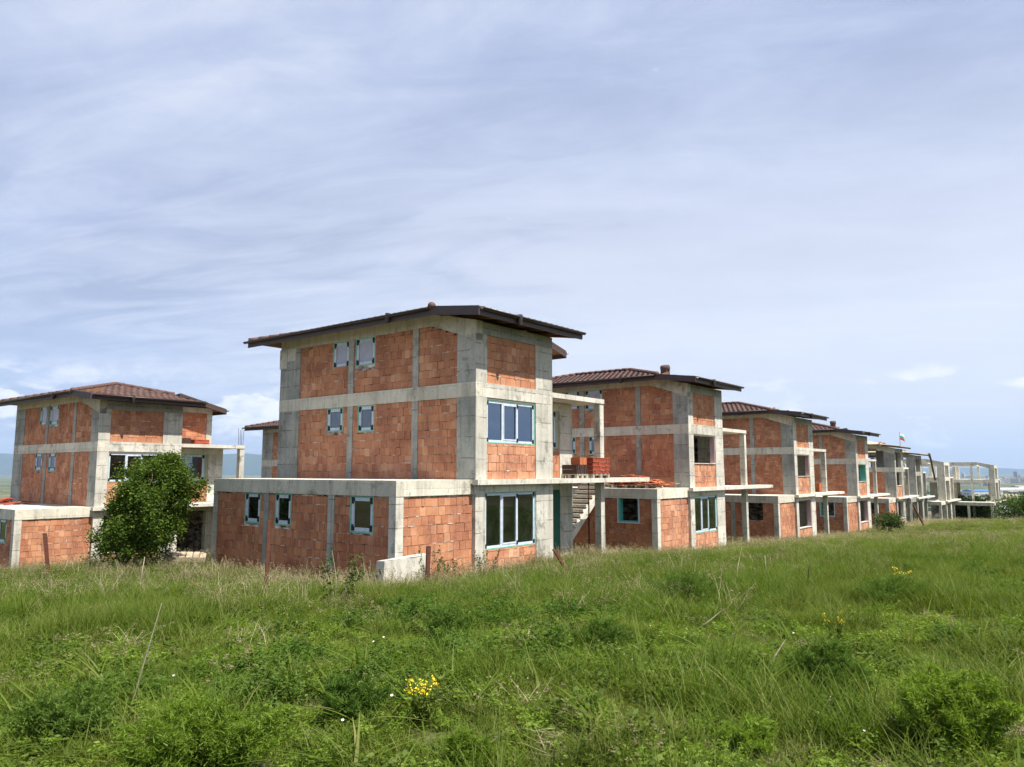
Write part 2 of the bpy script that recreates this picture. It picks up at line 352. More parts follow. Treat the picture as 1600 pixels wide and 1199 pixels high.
# ------------------------------------------------------------------ brick panels, windows
def pfun(side, pl):
    return {'left': lambda a, z, d: (pl+d, a, z), 'front': lambda a, z, d: (a, pl+d, z),
            'right': lambda a, z, d: (pl-d, a, z), 'back': lambda a, z, d: (a, pl-d, z)}[side]
def fbox(mb, P, a0, a1, z0, z1, d0, d1, mat=0):
    p = P(a0, z0, d0); q = P(a1, z1, d1); mb.box(p[0], q[0], p[1], q[1], p[2], q[2], mat)
def panel(parent, side, pl, a0, a1, z0, z1, holes=(), top=None, mats=None, seed=0, rec=.03, fine=True):
    """a wall panel of hollow clay blocks laid in courses, cut round its window openings"""
    rs = random.Random(seed*7919+int((a0+20)*100)+int((z0+10)*31)); P = pfun(side, pl); mb = MB(); ch = .25
    zr = z0; longish = rs.random() < .35
    while zr < z1-.02:
        zt = min(zr+ch, z1); zc = (zr+zt)/2
        iv = [(a0, a1)]
        for (h0, h1, hz0, hz1) in holes:
            if zt > hz0+.06 and zr < hz1-.02:
                nv = []
                for (s, e) in iv:
                    if h0 > s+.01: nv.append((s, min(e, h0)))
                    if h1 < e-.01: nv.append((max(s, h1), e))
                iv = [x for x in nv if x[1]-x[0] > .01]
        lens = [.25]*8+[.12, .37] if not longish else [.12]*5+[.25]*5
        for (s, e) in iv:
            a = s-rs.random()*.24
            while a < e:
                L = rs.choice(lens); b0 = max(a, s); b1 = min(a+L, e)
                if e-b1 < .04: b1 = e
                if b1-b0 > .02:
                    zz = zt-.013*(.4+rs.random())
                    if top: zz = min(zz, top((b0+b1)/2))
                    if zz-zr > .03:
                        g = .003+.012*rs.random()**3+(.02 if rs.random() < .04 else 0)
                        dj = rec+rs.uniform(-.006, .008)
                        fbox(mb, P, b0+g, b1-.002, zr+.002, zz, dj, dj+.1)
                        if rs.random() < .36 and fine:      # squeezed-out mortar along the bed joint
                            w = rs.uniform(.3, 1)*(b1-b0)
                            fbox(mb, P, b0, b0+w, zr-.012, zr+.006+.010*rs.random(), dj-.004, dj+.03, 1)
                a = b1 if b1 >= e else a+L
                if b1 >= e: break
        zr += ch
    # backing wall behind the blocks, split round the openings
    cuts = sorted({a0, a1, *[min(max(h[i], a0), a1) for h in holes for i in (0, 1)]})
    for s, e in zip(cuts, cuts[1:]):
        if e-s < .01: continue
        mid = (s+e)/2; hz = sorted((h[2], h[3]) for h in holes if h[0] < mid < h[1]); z = z0
        zt = z1 if not top else min(z1, top(s), top(e))
        for (p, q) in hz:
            if p > z: fbox(mb, P, s, e, z, p, rec+.018, .25, 1)
            z = q
        if z < zt-.01: fbox(mb, P, s, e, z, zt, rec+.018, .25, 1)
    return mb.build('brick_wall', mats or [M['brick'], M['mortar']], parent)

def window(parent, side, pl, a0, a1, z0, z1, mull=(), glass='glass_dark', foam=True, fr=None, pads=True, rec=.05):
    fr = fr or (.062 if mull else .098)
    P = pfun(side, pl); mb = MB(); r = (.045 if not mull else .035) if foam else 0
    if foam:
        fm = MB()
        for args in ((a0, a1, z1-r, z1), (a0, a1, z0, z0+r), (a0, a0+r, z0+r, z1-r), (a1-r, a1, z0+r, z1-r)): fbox(fm, P, *args, rec-.015, rec+.10)
    A0, A1, Z0, Z1 = a0+r, a1-r, z0+r, z1-r
    fbox(mb, P, A0, A1, Z1-fr, Z1, rec, rec+.08); fbox(mb, P, A0, A1, Z0, Z0+fr, rec, rec+.08)
    fbox(mb, P, A0, A0+fr, Z0+fr, Z1-fr, rec, rec+.08); fbox(mb, P, A1-fr, A1, Z0+fr, Z1-fr, rec, rec+.08)
    for k in mull: fbox(mb, P, k-fr*.55, k+fr*.55, Z0+fr, Z1-fr, rec+.004, rec+.08)
    if pads:
        s = .082 if not mull else .06
        for a in (A0+fr*.55, A1-fr*.55):
            for z in (Z0+fr*.55, Z1-fr*.55):
                fbox(mb, P, a-s, a+s*.9, z-s*.55, z+s*.75, rec-.006, rec+.004, 1)
                fbox(mb, P, a-s*.5, a+s*.6, z-s*1.5*(1 if z > (Z0+Z1)/2 else .4), z+s*1.5*(.4 if z > (Z0+Z1)/2 else 1), rec-.005, rec+.004, 1)
    w = mb.build('window', [M['white'], M['black']], parent)
    if foam: fm.build('foam_seal', M['foam'], w)
    xs = [A0+fr]+[x for k in mull for x in (k-fr*.55, k+fr*.55)]+[A1-fr]
    for i in range(0, len(xs), 2):
        pm = MB(); fbox(pm, P, xs[i], xs[i+1], Z0+fr, Z1-fr, rec+.035, rec+.041); pm.build('pane', M[glass], w)
        if len(mull) == 2 and i == 2:            # the middle sash opens: its own frame
            sm = MB()
            for q in ((xs[i], xs[i+1], Z1-fr*1.7, Z1-fr), (xs[i], xs[i+1], Z0+fr, Z0+fr*1.7), (xs[i], xs[i]+.035, Z0+fr*1.7, Z1-fr*1.7), (xs[i+1]-.035, xs[i+1], Z0+fr*1.7, Z1-fr*1.7)): fbox(sm, P, *q, rec-.01, rec+.03)
            for z in (Z0+fr*1.3, Z1-fr*1.5): fbox(sm, P, xs[i+1]-.02, xs[i+1]+.06, z-.06, z+.06, rec-.014, rec-.009, 1)
            sm.build('sash', [M['white'], M['black']], w)
    return w

def bx(parent, name, mat, *b, label=None):
    o = MB().box(*b).build(name, M[mat], parent)
    if label: o['label'] = label
    return o

# ------------------------------------------------------------------ roof
PM = .25; ZL = 5.12; VA = 1.15; UL = -.7; VF = -.7; UR = 7.12; ZR = 4.78; UB = 4.56; VR = 1.7; VB = 10.95
VK = VA+(ZR-ZL)/PM+UR; VS = VK-UB; UA = (VK-VA+UL)/2; VP = VA+UA-UL; VQ = VB-(UA-UL); VK2 = VB+(ZL-ZR)/PM-UR
zF = lambda u, v: ZL+(PM if v > VA else .13)*(v-VA)
zL = lambda u, v: ZL+PM*(u-UL)
zRt = lambda u, v: ZR+PM*(UR-u)
zB = lambda u, v: ZL+PM*(VB-v)
def tiles(mb, pos, s0, s1, lo, hi, rs):
    s = s0; row = .33; r = 0
    while s < s1-.05:
        e = min(s+row+.02, s1); l0, h0, l1, h1 = lo(s), hi(s), lo(e), hi(e); a0, a1 = min(l0, l1), max(h0, h1)
        if a1-a0 > .1:
            n = max(2, int((a1-a0)/.05)); off = (r % 2)*.15
            vs = []
            for i in range(n+1):
                a = a0+(a1-a0)*i/n; ph = ((a+off)/.30) % 1.0
                w = .024*math.sin(math.pi*min(1, ph/.55)) if ph < .55 else 0
                jit = rs.uniform(-.002, .002)
                x, y, z = pos(max(l0, min(h0, a)), s); x2, y2, z2 = pos(max(l1, min(h1, a)), e)
                vs += [(x, y, z+.005), (x, y, z+.045+w+jit), (x2, y2, z2+.012+w)]
            mb.add(vs, [f for i in range(n) for f in ((3*i, 3*i+3, 3*i+4, 3*i+1), (3*i+1, 3*i+4, 3*i+5, 3*i+2))])
        s += row; r += 1
def bar(mb, p, q, w, h, mat=0, up=0.0):
    """a board from p to q, w thick sideways, h tall below the line"""
    p = Vector(p); q = Vector(q); d = q-p; s = Vector((-d.y, d.x, 0)).normalized()*w/2
    t = Vector((0, 0, up)); b = Vector((0, 0, up-h))
    mb.hexa([p-s+b, q-s+b, q+s+b, p+s+b], [p-s+t, q-s+t, q+s+t, p+s+t], mat)
def gutter(parent, p, q, outlet=None):
    mb = MB(); p = Vector(p); q = Vector(q); d = (q-p).normalized(); s = Vector((d.y, -d.x, 0)); r = .075
    vs = []; k = 9
    for e in (p, q):
        for rr in (r, r-.008):
            for i in range(k):
                t = math.pi*i/(k-1); vs.append(tuple(e+s*(r-math.cos(t)*rr)+Vector((0, 0, -math.sin(t)*rr))))
    fs = []
    for i in range(k-1):
        fs += [(i, i+1, 2*k+i+1, 2*k+i), (k+i+1, k+i, 3*k+i, 3*k+i+1)]
        fs += [(i+1, i, k+i, k+i+1), (2*k+i, 2*k+i+1, 3*k+i+1, 3*k+i)]
    fs += [(0, 2*k, 3*k, k), (k-1, 2*k-1, 4*k-1, 3*k-1)]
    mb.add(vs, fs); g = mb.build('gutter', M['gutter'], parent, True)
    if outlet is not None:
        c = p+(q-p)*outlet+s*r
        MB().tube([c+Vector((0, 0, .05)), c+Vector((0, 0, -.1)), c+Vector((0, 0, -.26))], [.085, .08, .055], 10).build('gutter_outlet', M['gutter'], g)
    return g
def caps(mb, p, q, r=.10):
    p = Vector(p); q = Vector(q); L = (q-p).length; n = max(1, int(L/.38)); d = (q-p)/L
    a = d.cross(Vector((0, 0, 1))).normalized(); b = a.cross(d)
    for i in range(n):
        s = p+d*(L*i/n); e = p+d*(L*(i+1)/n+.04); vs = []
        for pt, rr in ((s, r*1.08), (e, r*.92)):
            for j in range(7):
                t = math.pi*j/6; vs.append(tuple(pt+a*math.cos(t)*rr+b*math.sin(t)*rr))
        fs = [(j, j+1, 8+j, 7+j) for j in range(6)]+[tuple(range(6, -1, -1)), tuple(range(7, 14))]
        mb.add(vs, fs)
PF = [(UL, VA), (UB, VA), (UB, VS), (UA, VP)]; PF0 = [(UL, VF), (UB, VF), (UB, VA), (UL, VA)]
PL_ = [(UL, VA), (UA, VP), (UA, VQ), (UL, VB)]
PR = [(UR, VR), (UR, VB), (VB-VK2, VB), (UA, VQ), (UA, VP), (UB, VS), (UB, VR)]
PB = [(UL, VB), (UA, VQ), (VB-VK2, VB)]
def roof(parent, cfg, rs):
    kind = cfg.get('roof', 'tile')
    if not kind: return
    T = kind == 'tile'
    dk = MB()
    for poly, zf in ((PF, zF), (PF0, zF), (PL_, zL), (PR, zRt), (PB, zB)):
        t = [(u, v, zf(u, v)-.002) for u, v in poly]; b = [(u, v, zf(u, v)-.05) for u, v in poly]
        ar = sum(t[i][0]*t[(i+1) % len(t)][1]-t[(i+1) % len(t)][0]*t[i][1] for i in range(len(t)))
        if ar < 0: t.reverse(); b.reverse()
        dk.prism(t, b)
    rf = dk.build('roof', M['rafter'] if T else M['deck'], parent)
    if T:
        mb = MB()
        tiles(mb, lambda a, s: (a, VF-.05+s, zF(a, VF-.05+s)), 0, 5.3, lambda s: UL if VF-.05+s < VA else VF-.05+s-VA+UL, lambda s: UB if VF-.05+s < VS else VK-(VF-.05+s), rs)
        tiles(mb, lambda a, s: (UL-.05+s, a, zL(UL-.05+s, a)), 0, 3.43, lambda s: UL-.05+s+1.85, lambda s: VB-(s-.05), rs)
        tiles(mb, lambda a, s: (UR+.05-s, a, zRt(UR+.05-s, a)), 0, 4.8, lambda s: VR if UR+.05-s > UB else VK-(UR+.05-s), lambda s: min(VB, VK2+UR+.05-s), rs)
        tiles(mb, lambda a, s: (a, VB+.05-s, zB(a, VB+.05-s)), 0, 3.43, lambda s: UL+s-.05, lambda s: VB+.05-s-VK2, rs)
        mb.build('roof_tiles', M['tile'], rf)
        cp = MB(); up = .055
        apx = (UA, VP, zF(UA, VP)+up); apb = (UA, VQ, zL(UA, 0)+up)
        for p in ((UL, VA, ZL+up), (UB, VS, zF(UB, VS)+up)): caps(cp, p, apx)
        caps(cp, apb, apx); caps(cp, (UL, VB, ZL+up), apb); caps(cp, (VB-VK2, VB, zB(0, VB)+up), apb)
        o = Vector((UL-.03, VA, ZL+up)); cp.tube([o+Vector((-.05, -.05, -.03)), o, o+Vector((.05, .05, .0))], [.05, .12, .10], 10)
        cp.build('ridge_tiles', M['ridge'], rf, True)
    fh = .25
    def fascia(p, q, h=fh):
        mb = MB(); bar(mb, p, q, .035, h, 0, .03); return mb.build('fascia', M['fascia'], rf)
    if T or cfg.get('fascia'):
        fascia((UL-.0175, VA, ZL), (UL-.0175, VB, ZL)); fascia((UL, VF-.0175, zF(0, VF)), (UB, VF-.0175, zF(0, VF)))
        fascia((UL-.0175, VF-.035, zF(0, VF)+.02), (UL-.0175, VA-.003, ZL+.02), .27)
        fascia((UB, VR+.0175, zRt(UB, 0)+.04), (UR, VR+.0175, ZR+.04), .25); fascia((UR+.0175, VR, ZR), (UR+.0175, VB, ZR))
        fascia((UB+.0175, VF-.035, zF(0, VF)+.02), (UB+.0175, VR-.003, zF(0, VR)+.02), .24)
        st = MB(); st.prism([(UB-.03, VR, zF(0, VR)), (UB-.03, VS, zF(0, VS)), (UB-.03, VR, zRt(UB, 0)+.06)], [(UB, VR, zF(0, VR)), (UB, VS, zF(0, VS)), (UB, VR, zRt(UB, 0)+.06)]); st.build('fascia', M['fascia'], rf)
    if T:
        gutter(rf, (UL-.04, VB+.1, ZL-.0), (UL-.04, VA+.08, ZL-.0), .82)
        gutter(rf, (UL+.02, VF-.04, zF(0, VF)), (UB+.03, VF-.04, zF(0, VF)), .33)
        gutter(rf, (UR+.04, VR, ZR), (UR+.04, VB, ZR))
    # rafters under the eaves
    for v in [1.3+i*.9 for i in range(10)]:
        mb = MB(); bar(mb, (UL+.03, v, zL(UL+.03, v)-.052), (.6, v, zL(.6, v)-.052), .09, .13); mb.build('rafter', M['rafter'], rf)
    for u in [-.55+i*.82 for i in range(7)]:
        mb = MB(); bar(mb, (u, VF+.03, zF(u, VF+.03)-.052), (u, .8, zF(u, .8)-.052), .09, .13); mb.build('rafter', M['rafter'], rf)
    mb = MB(); bar(mb, (UL+.02, .9, zF(0, .9)-.052), (2.2, .9, zF(0, .9)-.052), .1, .12); mb.build('rafter', M['rafter'], rf)
    if cfg.get('chimney'):
        cu, cv = cfg['chimney']; z = min(zL(cu, cv), zRt(cu, cv), zF(cu, cv))
        ch = MB().box(cu-.17, cu+.17, cv-.17, cv+.17, z-.3, z+.40).build('chimney', M['ridge'], rf)
        c2 = MB(); c2.tube([(cu, cv-.2, z+.45), (cu, cv, z+.45), (cu, cv+.2, z+.45)], [.15, .17, .15], 12); c2.build('chimney_cap', M['tile'], ch, True)

# ------------------------------------------------------------------ house
def topline(v): return 4.75-max(0.0, 1.9-v)*.33
def house(name, org, cfg, label, th=TH):
    x, y, zs = org
    h = empty(name, (x, y, zs+ZO), math.pi/2-th)      # local x runs along the row, y away to the left
    tag(h, label, 'house', 'unfinished brick houses standing in rows')
    sd = cfg.get('seed', 1); rs = random.Random(sd)
    sk = cfg.get('skeleton'); B = [M['brick'], M['mortar']]; BD = [M['brick_dark'], M['mortar']]; BP = [M['brick_lit'], M['mortar']]
    colm = cfg.get('colmat', 'col'); frm = cfg.get('frontmat', 'front'); bmm = cfg.get('beammat', 'beam'); slm = cfg.get('slabmat', 'slab')
    zf = -2.86; zg = -3.9
    C = lambda *b, m=None: bx(h, 'column', m or colm, *b)
    Bm = lambda *b, m=None: bx(h, 'beam', m or bmm, *b)
    S = lambda *b, m=None: bx(h, 'slab', m or slm, *b)
    # ---- lower wing, left face u=-3
    for v0, v1 in ((.09, .36), (2.63, 2.9), (5.79, 6.05), (8.70, 8.95)): C(-3.0, -2.73, v0, v1, zg, -.42, m=frm if v0 < 1 else colm)
    Bm(-3.012, -2.73, .078, 8.95, -.42, 0); Bm(-2.73, -.002, .078, .33, -.42, 0); Bm(-2.73, 0, 8.70, 8.95, -.42, 0)
    S(-2.73, 0, .33, 8.70, -.17, -.004); S(-2.73, 0, .36, 8.7, zf-.2, zf)
    S(0, 6.75, 1.2, 9.85, zf-.2, zf-.002); S(0, 3.84, 0.02, 1.2, zg, zf-.003, m=colm)
    lw = cfg.get('low', {0: 'glass_dark', 1: 'glass_dark', 2: 'glass_dark'})
    W = [(.99, 1.96, -1.42, -.42), (4.67, 5.5, -1.37, -.42), (6.27, 7.14, -1.37, -.42)]
    if not cfg.get('low_open'):
        for i, (a0, a1) in enumerate(((.36, 2.63), (2.9, 5.79), (6.05, 8.70))):
            hs = [W[i]] if i in lw else []
            panel(h, 'left', -3.0, a0, a1, zf-.6, -.42, hs, mats=BD if cfg.get('wet', True) else B, seed=sd)
            if hs:
                if lw[i] == 'aqua': liner(h, 'left', -3.0, W[i], 'aqua_board')
                elif lw[i] != 'open': window(h, 'left', -3.0, *W[i], glass=lw[i])
        panel(h, 'front', .09, -2.73, -.012, zf-.6, -.42, mats=BP if cfg.get('lit_low') else B, seed=sd)
        panel(h, 'back', 8.95, -2.73, 0, zf-.6, -.42, seed=sd, fine=False)
    # ---- ground floor, tower front
    C(0, .44, 0, .4, zg, -.17, m=frm); C(2.93, 3.84, 0, .32, zg, -.17, m=frm); C(3.54, 3.84, .32, .6 if sk else 1.2, zf, -.17, m=frm)
    Bm(.44, 2.93, .01, .3, -.385, -.17)
    gw = (.44, 2.93, -2.05, -.385)
    if not sk:
        panel(h, 'front', 0, .44, 2.93, zf-.5, -2.05, mats=BP, seed=sd+1)
        wopen(h, cfg.get('gfront', 'glass_dark'), 'front', 0, gw, (1.24, 2.01), cfg)
    # main front wall v=1.2, ground
    C(5.95, 6.75, 1.2, 1.5, zg, -.17, m=frm)
    if not sk:
        if cfg.get('stair'): bx(h, 'reveal_board', 'green_board', 5.42, 5.95, 1.22, 1.34, zf, -.42)
        Bm(3.84, 5.95, 1.21, 1.5, -.42, -.17)
        for (side, pl, a0, a1) in (('right', 6.75, 1.5, 9.6), ('back', 9.85, 0, 6.75)):
            panel(h, side, pl, a0, a1, zf-.3, -.17, seed=sd+2, fine=False)
    # ---- first slab with the long balcony
    S(-.12, 10.05, -.2, .012, -.155, 0); S(6.75, 10.05, .012, .62, -.165, -.003); S(.0, 6.75, .012, 9.85, -.165, -.003)
    C(7.1, 7.36, .20, .46, zg, -.165, m=frm); C(7.1, 7.36, 4.9, 5.15, zg, -.165)
    # ---- first floor
    nearc = cfg.get('near_width', .76)
    for f, (z0, z1) in enumerate(((0, 2.44), (2.87, 4.75))):
        C(.0, .5, 0, .012+.02, z0, z1-.42 if f else z1, m=frm)  # thin skin giving the corner column's front its painted-in sunlit tone
        zt = topline(0) if f else z1
        mb = MB(); mb.hexa([(0, .032, z0), (.5, .032, z0), (.5, nearc, z0), (0, nearc, z0)], [(0, .032, topline(.032) if f else z1), (.5, .032, topline(.032) if f else z1), (.5, nearc, topline(nearc) if f else z1), (0, nearc, topline(nearc) if f else z1)])
        mb.build('column', M[colm], h)
        C(0, .26, 2.44, 2.70, z0, z1); C(0, .26, 5.60, 5.87, z0, z1); C(0, .4, 8.63, 9.85, z0, z1)
        C(2.92, 3.84, 0, .3, z0, 4.33 if f else z1, m=frm)
        C(3.54, 3.84, .3, .55 if sk else (2.4 if f else 1.2), z0, 4.6 if f else z1, m=frm)
    if sk:
        for z0, z1 in ((zf-.5, -.17), (0, 2.68), (2.87, 4.5)):
            C(1.6, 1.95, 4.6, 4.95, z0, z1); C(4.4, 4.75, 4.6, 4.95, z0, z1); C(4.4, 4.7, 7.4, 8.3, z0, z1); C(0, .3, 2.4, 2.7, z0, z1) if z0 < -1 else None; C(0, .4, 8.63, 9.85, z0, z1) if z0 < -1 else None; C(6.45, 6.75, 5.4, 5.7, z0, z1)
        mb = MB(); mb.hexa([(2.3, 5.2, -.1), (5.4, 5.2, 1.5), (5.4, 6.2, 1.5), (2.3, 6.2, -.1)], [(2.3, 5.2, .12), (5.4, 5.2, 1.75), (5.4, 6.2, 1.75), (2.3, 6.2, .12)]); mb.build('stair', M['slab'], h)
    # beams at the second floor
    Bm(-.006, .3, .0, 9.856, 2.44, 2.87); Bm(.3, 3.84, -.004, .3, 2.44, 2.87, m=frm)
    Bm(3.84, 6.75, 1.204, 1.5, 2.42, 2.70); Bm(6.5, 6.75, 1.5, 9.85, 2.44, 2.87); Bm(.3, 6.5, 9.6, 9.85, 2.44, 2.87)
    S(.3, 3.84, .3, 2.4, 2.68, 2.866); S(.3, 6.5, 2.4, 9.6, 2.68, 2.866)
    S(3.84, 7.37, .17, 2.4, 2.72, 2.885)
    C(7.1, 7.36, .20, .46, 0, 2.72, m=frm)
    C(5.95, 6.75, 1.2, 1.45, 0, 2.42, m=frm)
    # roof beams
    Bm(0, .3, 1.9, 9.85, 4.75, 5.13)
    mb = MB(); mb.hexa([(0, 0, topline(0)), (.3, 0, topline(0)), (.3, 1.9, 4.75), (0, 1.9, 4.75)], [(0, 0, 4.72), (.3, 0, 4.72), (.3, 1.9, 5.13), (0, 1.9, 5.13)]); mb.build('beam', M[bmm], h)
    Bm(.3, 3.84, -.004, .3, 4.33, 4.70, m=colm); Bm(3.84, 6.75, 2.404, 2.65, 4.6, 4.88); Bm(.3, 6.75, 9.6, 9.85, 4.75, 5.1); Bm(6.5, 6.75, 2.65, 9.6, 4.6, 4.88)
    C(6.45, 6.75, 2.4, 2.7, 2.87, 4.6, m=frm); C(6.45, 6.75, 9.55, 9.85, 0, 2.44); C(6.45, 6.75, 9.55, 9.85, 2.87, 4.75)
    W1 = [(4.52, 5.36, 1.55, 2.44), (6.14, 7.02, 1.6, 2.44)]; W2 = [(4.53, 5.55, 3.79, 4.75), (5.87, 6.77, 3.82, 4.75)]
    br = cfg.get('bricks', 'all')
    if br in ('all', 'mid'):
        g1_, g2_ = cfg.get('side_glass', ('glass_half', 'glass_film'))
        md = BD if cfg.get('mid_dark') else B
        panel(h, 'left', 0, nearc, 2.44, 0, 2.44, seed=sd, mats=md); panel(h, 'left', 0, 2.70, 5.60, 0, 2.44, [W1[0]], seed=sd, mats=md); panel(h, 'left', 0, 5.87, 8.63, 0, 2.44, [W1[1]], seed=sd, mats=md)
        for w in W1: window(h, 'left', 0, *w, glass=g1_)
        panel(h, 'front', 0, .5, 2.92, 0, 1.08, seed=sd+3, mats=BP)
        fw = (.5, 2.9, 1.08, 2.385)
        bx(h, 'lintel', 'timber', .5, 2.92, .02, .2, 2.385, 2.44)
        wopen(h, cfg.get('mfront', 'glass_sky'), 'front', 0, fw, (1.29, 2.02), cfg)
        panel(h, 'front', 1.2, 3.84, 5.95, 0, 1.05, seed=sd+4, mats=B)
        window(h, 'front', 1.2, 4.2, 5.80, 1.05, 2.42, glass='glass_sky'); bx(h, 'jamb', 'timber', 5.81, 5.945, 1.24, 1.4, 1.05, 2.42)
        panel(h, 'right', 6.75, 1.45, 9.55, 0, 2.44, seed=sd+5, fine=False); panel(h, 'back', 9.85, .4, 6.45, 0, 2.44, seed=sd+6, fine=False)
    if br == 'all':
        panel(h, 'left', 0, nearc, 2.44, 2.87, 4.75, top=lambda v: topline(v)-.004, seed=sd+7); panel(h, 'left', 0, 2.70, 5.60, 2.87, 4.75, [W2[0]], seed=sd+7); panel(h, 'left', 0, 5.87, 8.63, 2.87, 4.75, [W2[1]], seed=sd+7)
        for w in W2: window(h, 'left', 0, *w, glass=g2_)
        panel(h, 'front', 0, .5, 2.92, 2.87, 4.33, seed=sd+8, mats=B)
        panel(h, 'front', 2.4, 3.84, 6.45, 2.87, 4.6, seed=sd+9, mats=BD)
        panel(h, 'right', 6.75, 2.7, 9.55, 2.87, 4.6, seed=sd+5, fine=False); panel(h, 'back', 9.85, .4, 6.45, 2.87, 4.75, seed=sd+6, fine=False)
    if br == 'mid':
        panel(h, 'back', 9.85, .4, 3.0, 2.87, 4.75, seed=sd+6, fine=False)
    roof(h, cfg, rs)
    if cfg.get('stair'):
        st = MB(); n = 15; u0, u1, z0, z1, v0, v1 = 6.25, 9.45, zf+.1, -.17, 1.55, 2.5
        du, dz = (u1-u0)/n, (z1-z0)/n
        vs = []
        for i in range(n):
            a, b = u0+i*du, z0+i*dz
            st.box(a, a+du*1.0, v0, v1, b+dz*.35, b+dz*.98); 
        for vv in (v0-.06, v1-.06):
            st.hexa([(u0, vv, z0-.30), (u1, vv, z1-.30), (u1, vv+.12, z1-.30), (u0, vv+.12, z0-.30)], [(u0, vv, z0-.02), (u1, vv, z1-.02), (u1, vv+.12, z1-.02), (u0, vv+.12, z0-.02)])
        st.hexa([(u0, v0+.06, z0-.26), (u1, v0+.06, z1-.26), (u1, v1-.06, z1-.26), (u0, v1-.06, z0-.26)], [(u0, v0+.06, z0-.12), (u1, v0+.06, z1-.12), (u1, v1-.06, z1-.12), (u0, v1-.06, z0-.12)])
        st.build('stair', M['slab'], h)
    if cfg.get('rebar'):
        for (u, v, z) in cfg['rebar']:
            for du, dv in ((-.08, -.08), (.08, -.08), (.08, .08), (-.08, .08)):
                MB().tube([(u+du, v+dv, z-.1), (u+du*1.1, v+dv, z+.45), (u+du*1.3, v+dv*1.2, z+.75+.2*rs.random())], .012, 5).build('rebar', M['rebar'], h)
    return h
def liner(h, side, pl, w, mat, t=.05):
    a0, a1, z0, z1 = w; P = pfun(side, pl); mb = MB()
    for q in ((a0, a1, z0, z0+t), (a0, a0+t*.5, z0+t, z1), (a1-t*1.3, a1, z0+t, z1)): fbox(mb, P, *q, .0, .30)
    mb.build('reveal_board', M[mat], h)
    m2 = MB(); fbox(m2, P, a0-.05, a0, z0-.05, z1, -.01, .04); fbox(m2, P, a1, a1+.05, z0-.05, z1, -.01, .04); fbox(m2, P, a0, a1, z0-.05, z0, -.01, .04)
    m2.build('trim', M['white'], h)
def wopen(h, kind, side, pl, w, mull, cfg):
    if kind.startswith('glass'): window(h, side, pl, *w, mull=mull, glass=kind); return
    P = pfun(side, pl); a0, a1, z0, z1 = w; mat = {'pink': 'pink_board', 'aqua': 'aqua_board', 'bare': 'front'}[kind]
    mb = MB(); fbox(mb, P, a1-.05, a1, z0+.03, z1, .03, .50 if kind == 'aqua' else .26); mb.build('reveal_board', M[mat], h)
    m2 = MB(); fbox(m2, P, a0, a1, z0, z0+.03, -.01, .3); m2.build('sill', M['slab'], h)
    if kind == 'pink':
        m3 = MB(); fbox(m3, P, a0+.75, a0+.95, z0+.03, z1, 1.4, 1.6); fbox(m3, P, a0+1.45, a0+1.6, z0+.03, z1, 1.8, 2.0); m3.build('inner_post', M['pink_board'], h)

H = {}
H['h1'] = house('brick_house', (-1.06, 22.05, -.242), dict(seed=1, stair=True), 'nearest and largest brick house, with three-pane windows below and above and a pallet-laden balcony', R(38.8))
bx(H['h1'], 'insulation_board', 'slab', -.03, -.002, 9.44, 9.88, 4.06, 4.78); bx(H['h1'], 'insulation_board', 'slab', -.03, -.002, 8.90, 9.41, 4.30, 4.78)
H['h0'] = house('brick_house', (-18.31, 33.4, -1.56), dict(seed=2, rebar=[(7.2, .32, 2.87)], mfront='glass_dark', gfront='pink'), 'left brick house behind the leafy round tree, its whole hip roof visible', R(38.4))
H['hb'] = house('brick_house', (-9.7, 46.6, -2.1), dict(seed=3, mfront='pink', gfront='pink'), 'brick house hidden behind the nearest one, only its roof corner and wall strip showing', R(38.4))
H['h2'] = house('brick_house', (7.99, 34.11, -.74), dict(seed=4, chimney=(2.0, 2.1), low={0: 'aqua'}, lit_low=True, mfront='pink'), 'second brick house of the row, with chimney and orange tiles on its lower roof', R(38.3))
H['h3'] = house('brick_house', (17.1, 45.83, -1.41), dict(seed=5, low={0: 'open'}, mfront='pink', gfront='pink', mid_dark=True), 'third brick house of the row, with unglazed pink-edged window openings in its front', R(37.9))
H['h4'] = house('brick_house', (26.5, 58.32, -1.9), dict(seed=6, chimney=(2.0, 2.1), low={0: 'aqua'}, mfront='aqua', gfront='pink', mid_dark=True, colmat='old'), 'fourth brick house of the row, with a turquoise-edged upper window opening', R(37.9))
H['h5'] = house('unroofed_house', (36.75, 72.77, -2.51), dict(seed=7, bricks='mid', roof='deck', low={0: 'open'}, mfront='bare', gfront='bare', near_width=.95, mid_dark=True, colmat='old', frontmat='old', fascia=False), 'half-built house with wooden roof boards and a flag on its front corner', R(37.9))
H['h6'] = house('unroofed_house', (45.2, 85.0, -2.95), dict(seed=8, bricks='none', roof='deck', low={}, low_open=True, skeleton=True, near_width=.9, colmat='old', frontmat='old', beammat='old', stair=True), 'concrete house frame under thin wooden roof boards, a broken gutter hanging off it', R(37.9))
H['h7'] = house('skeleton_house', (53.0, 93.0, -3.62), dict(seed=9, bricks='none', roof=None, low={}, low_open=True, skeleton=True, near_width=.8, colmat='beam', frontmat='front', beammat='beam', stair=True, rebar=[(7.22, .33, 2.87)]), 'roofless bare concrete house frame with reinforcing bars sticking up from its terrace post', R(38.4))
H['h8'] = house('skeleton_house', (62.6, 98.5, -3.95), dict(seed=10, bricks='none', roof=None, low={}, low_open=True, skeleton=True, near_width=.6, colmat='beam', frontmat='front', beammat='beam', stair=True), 'roofless bare concrete house frame at the right end of the row, beside a green shrub', R(38.4))

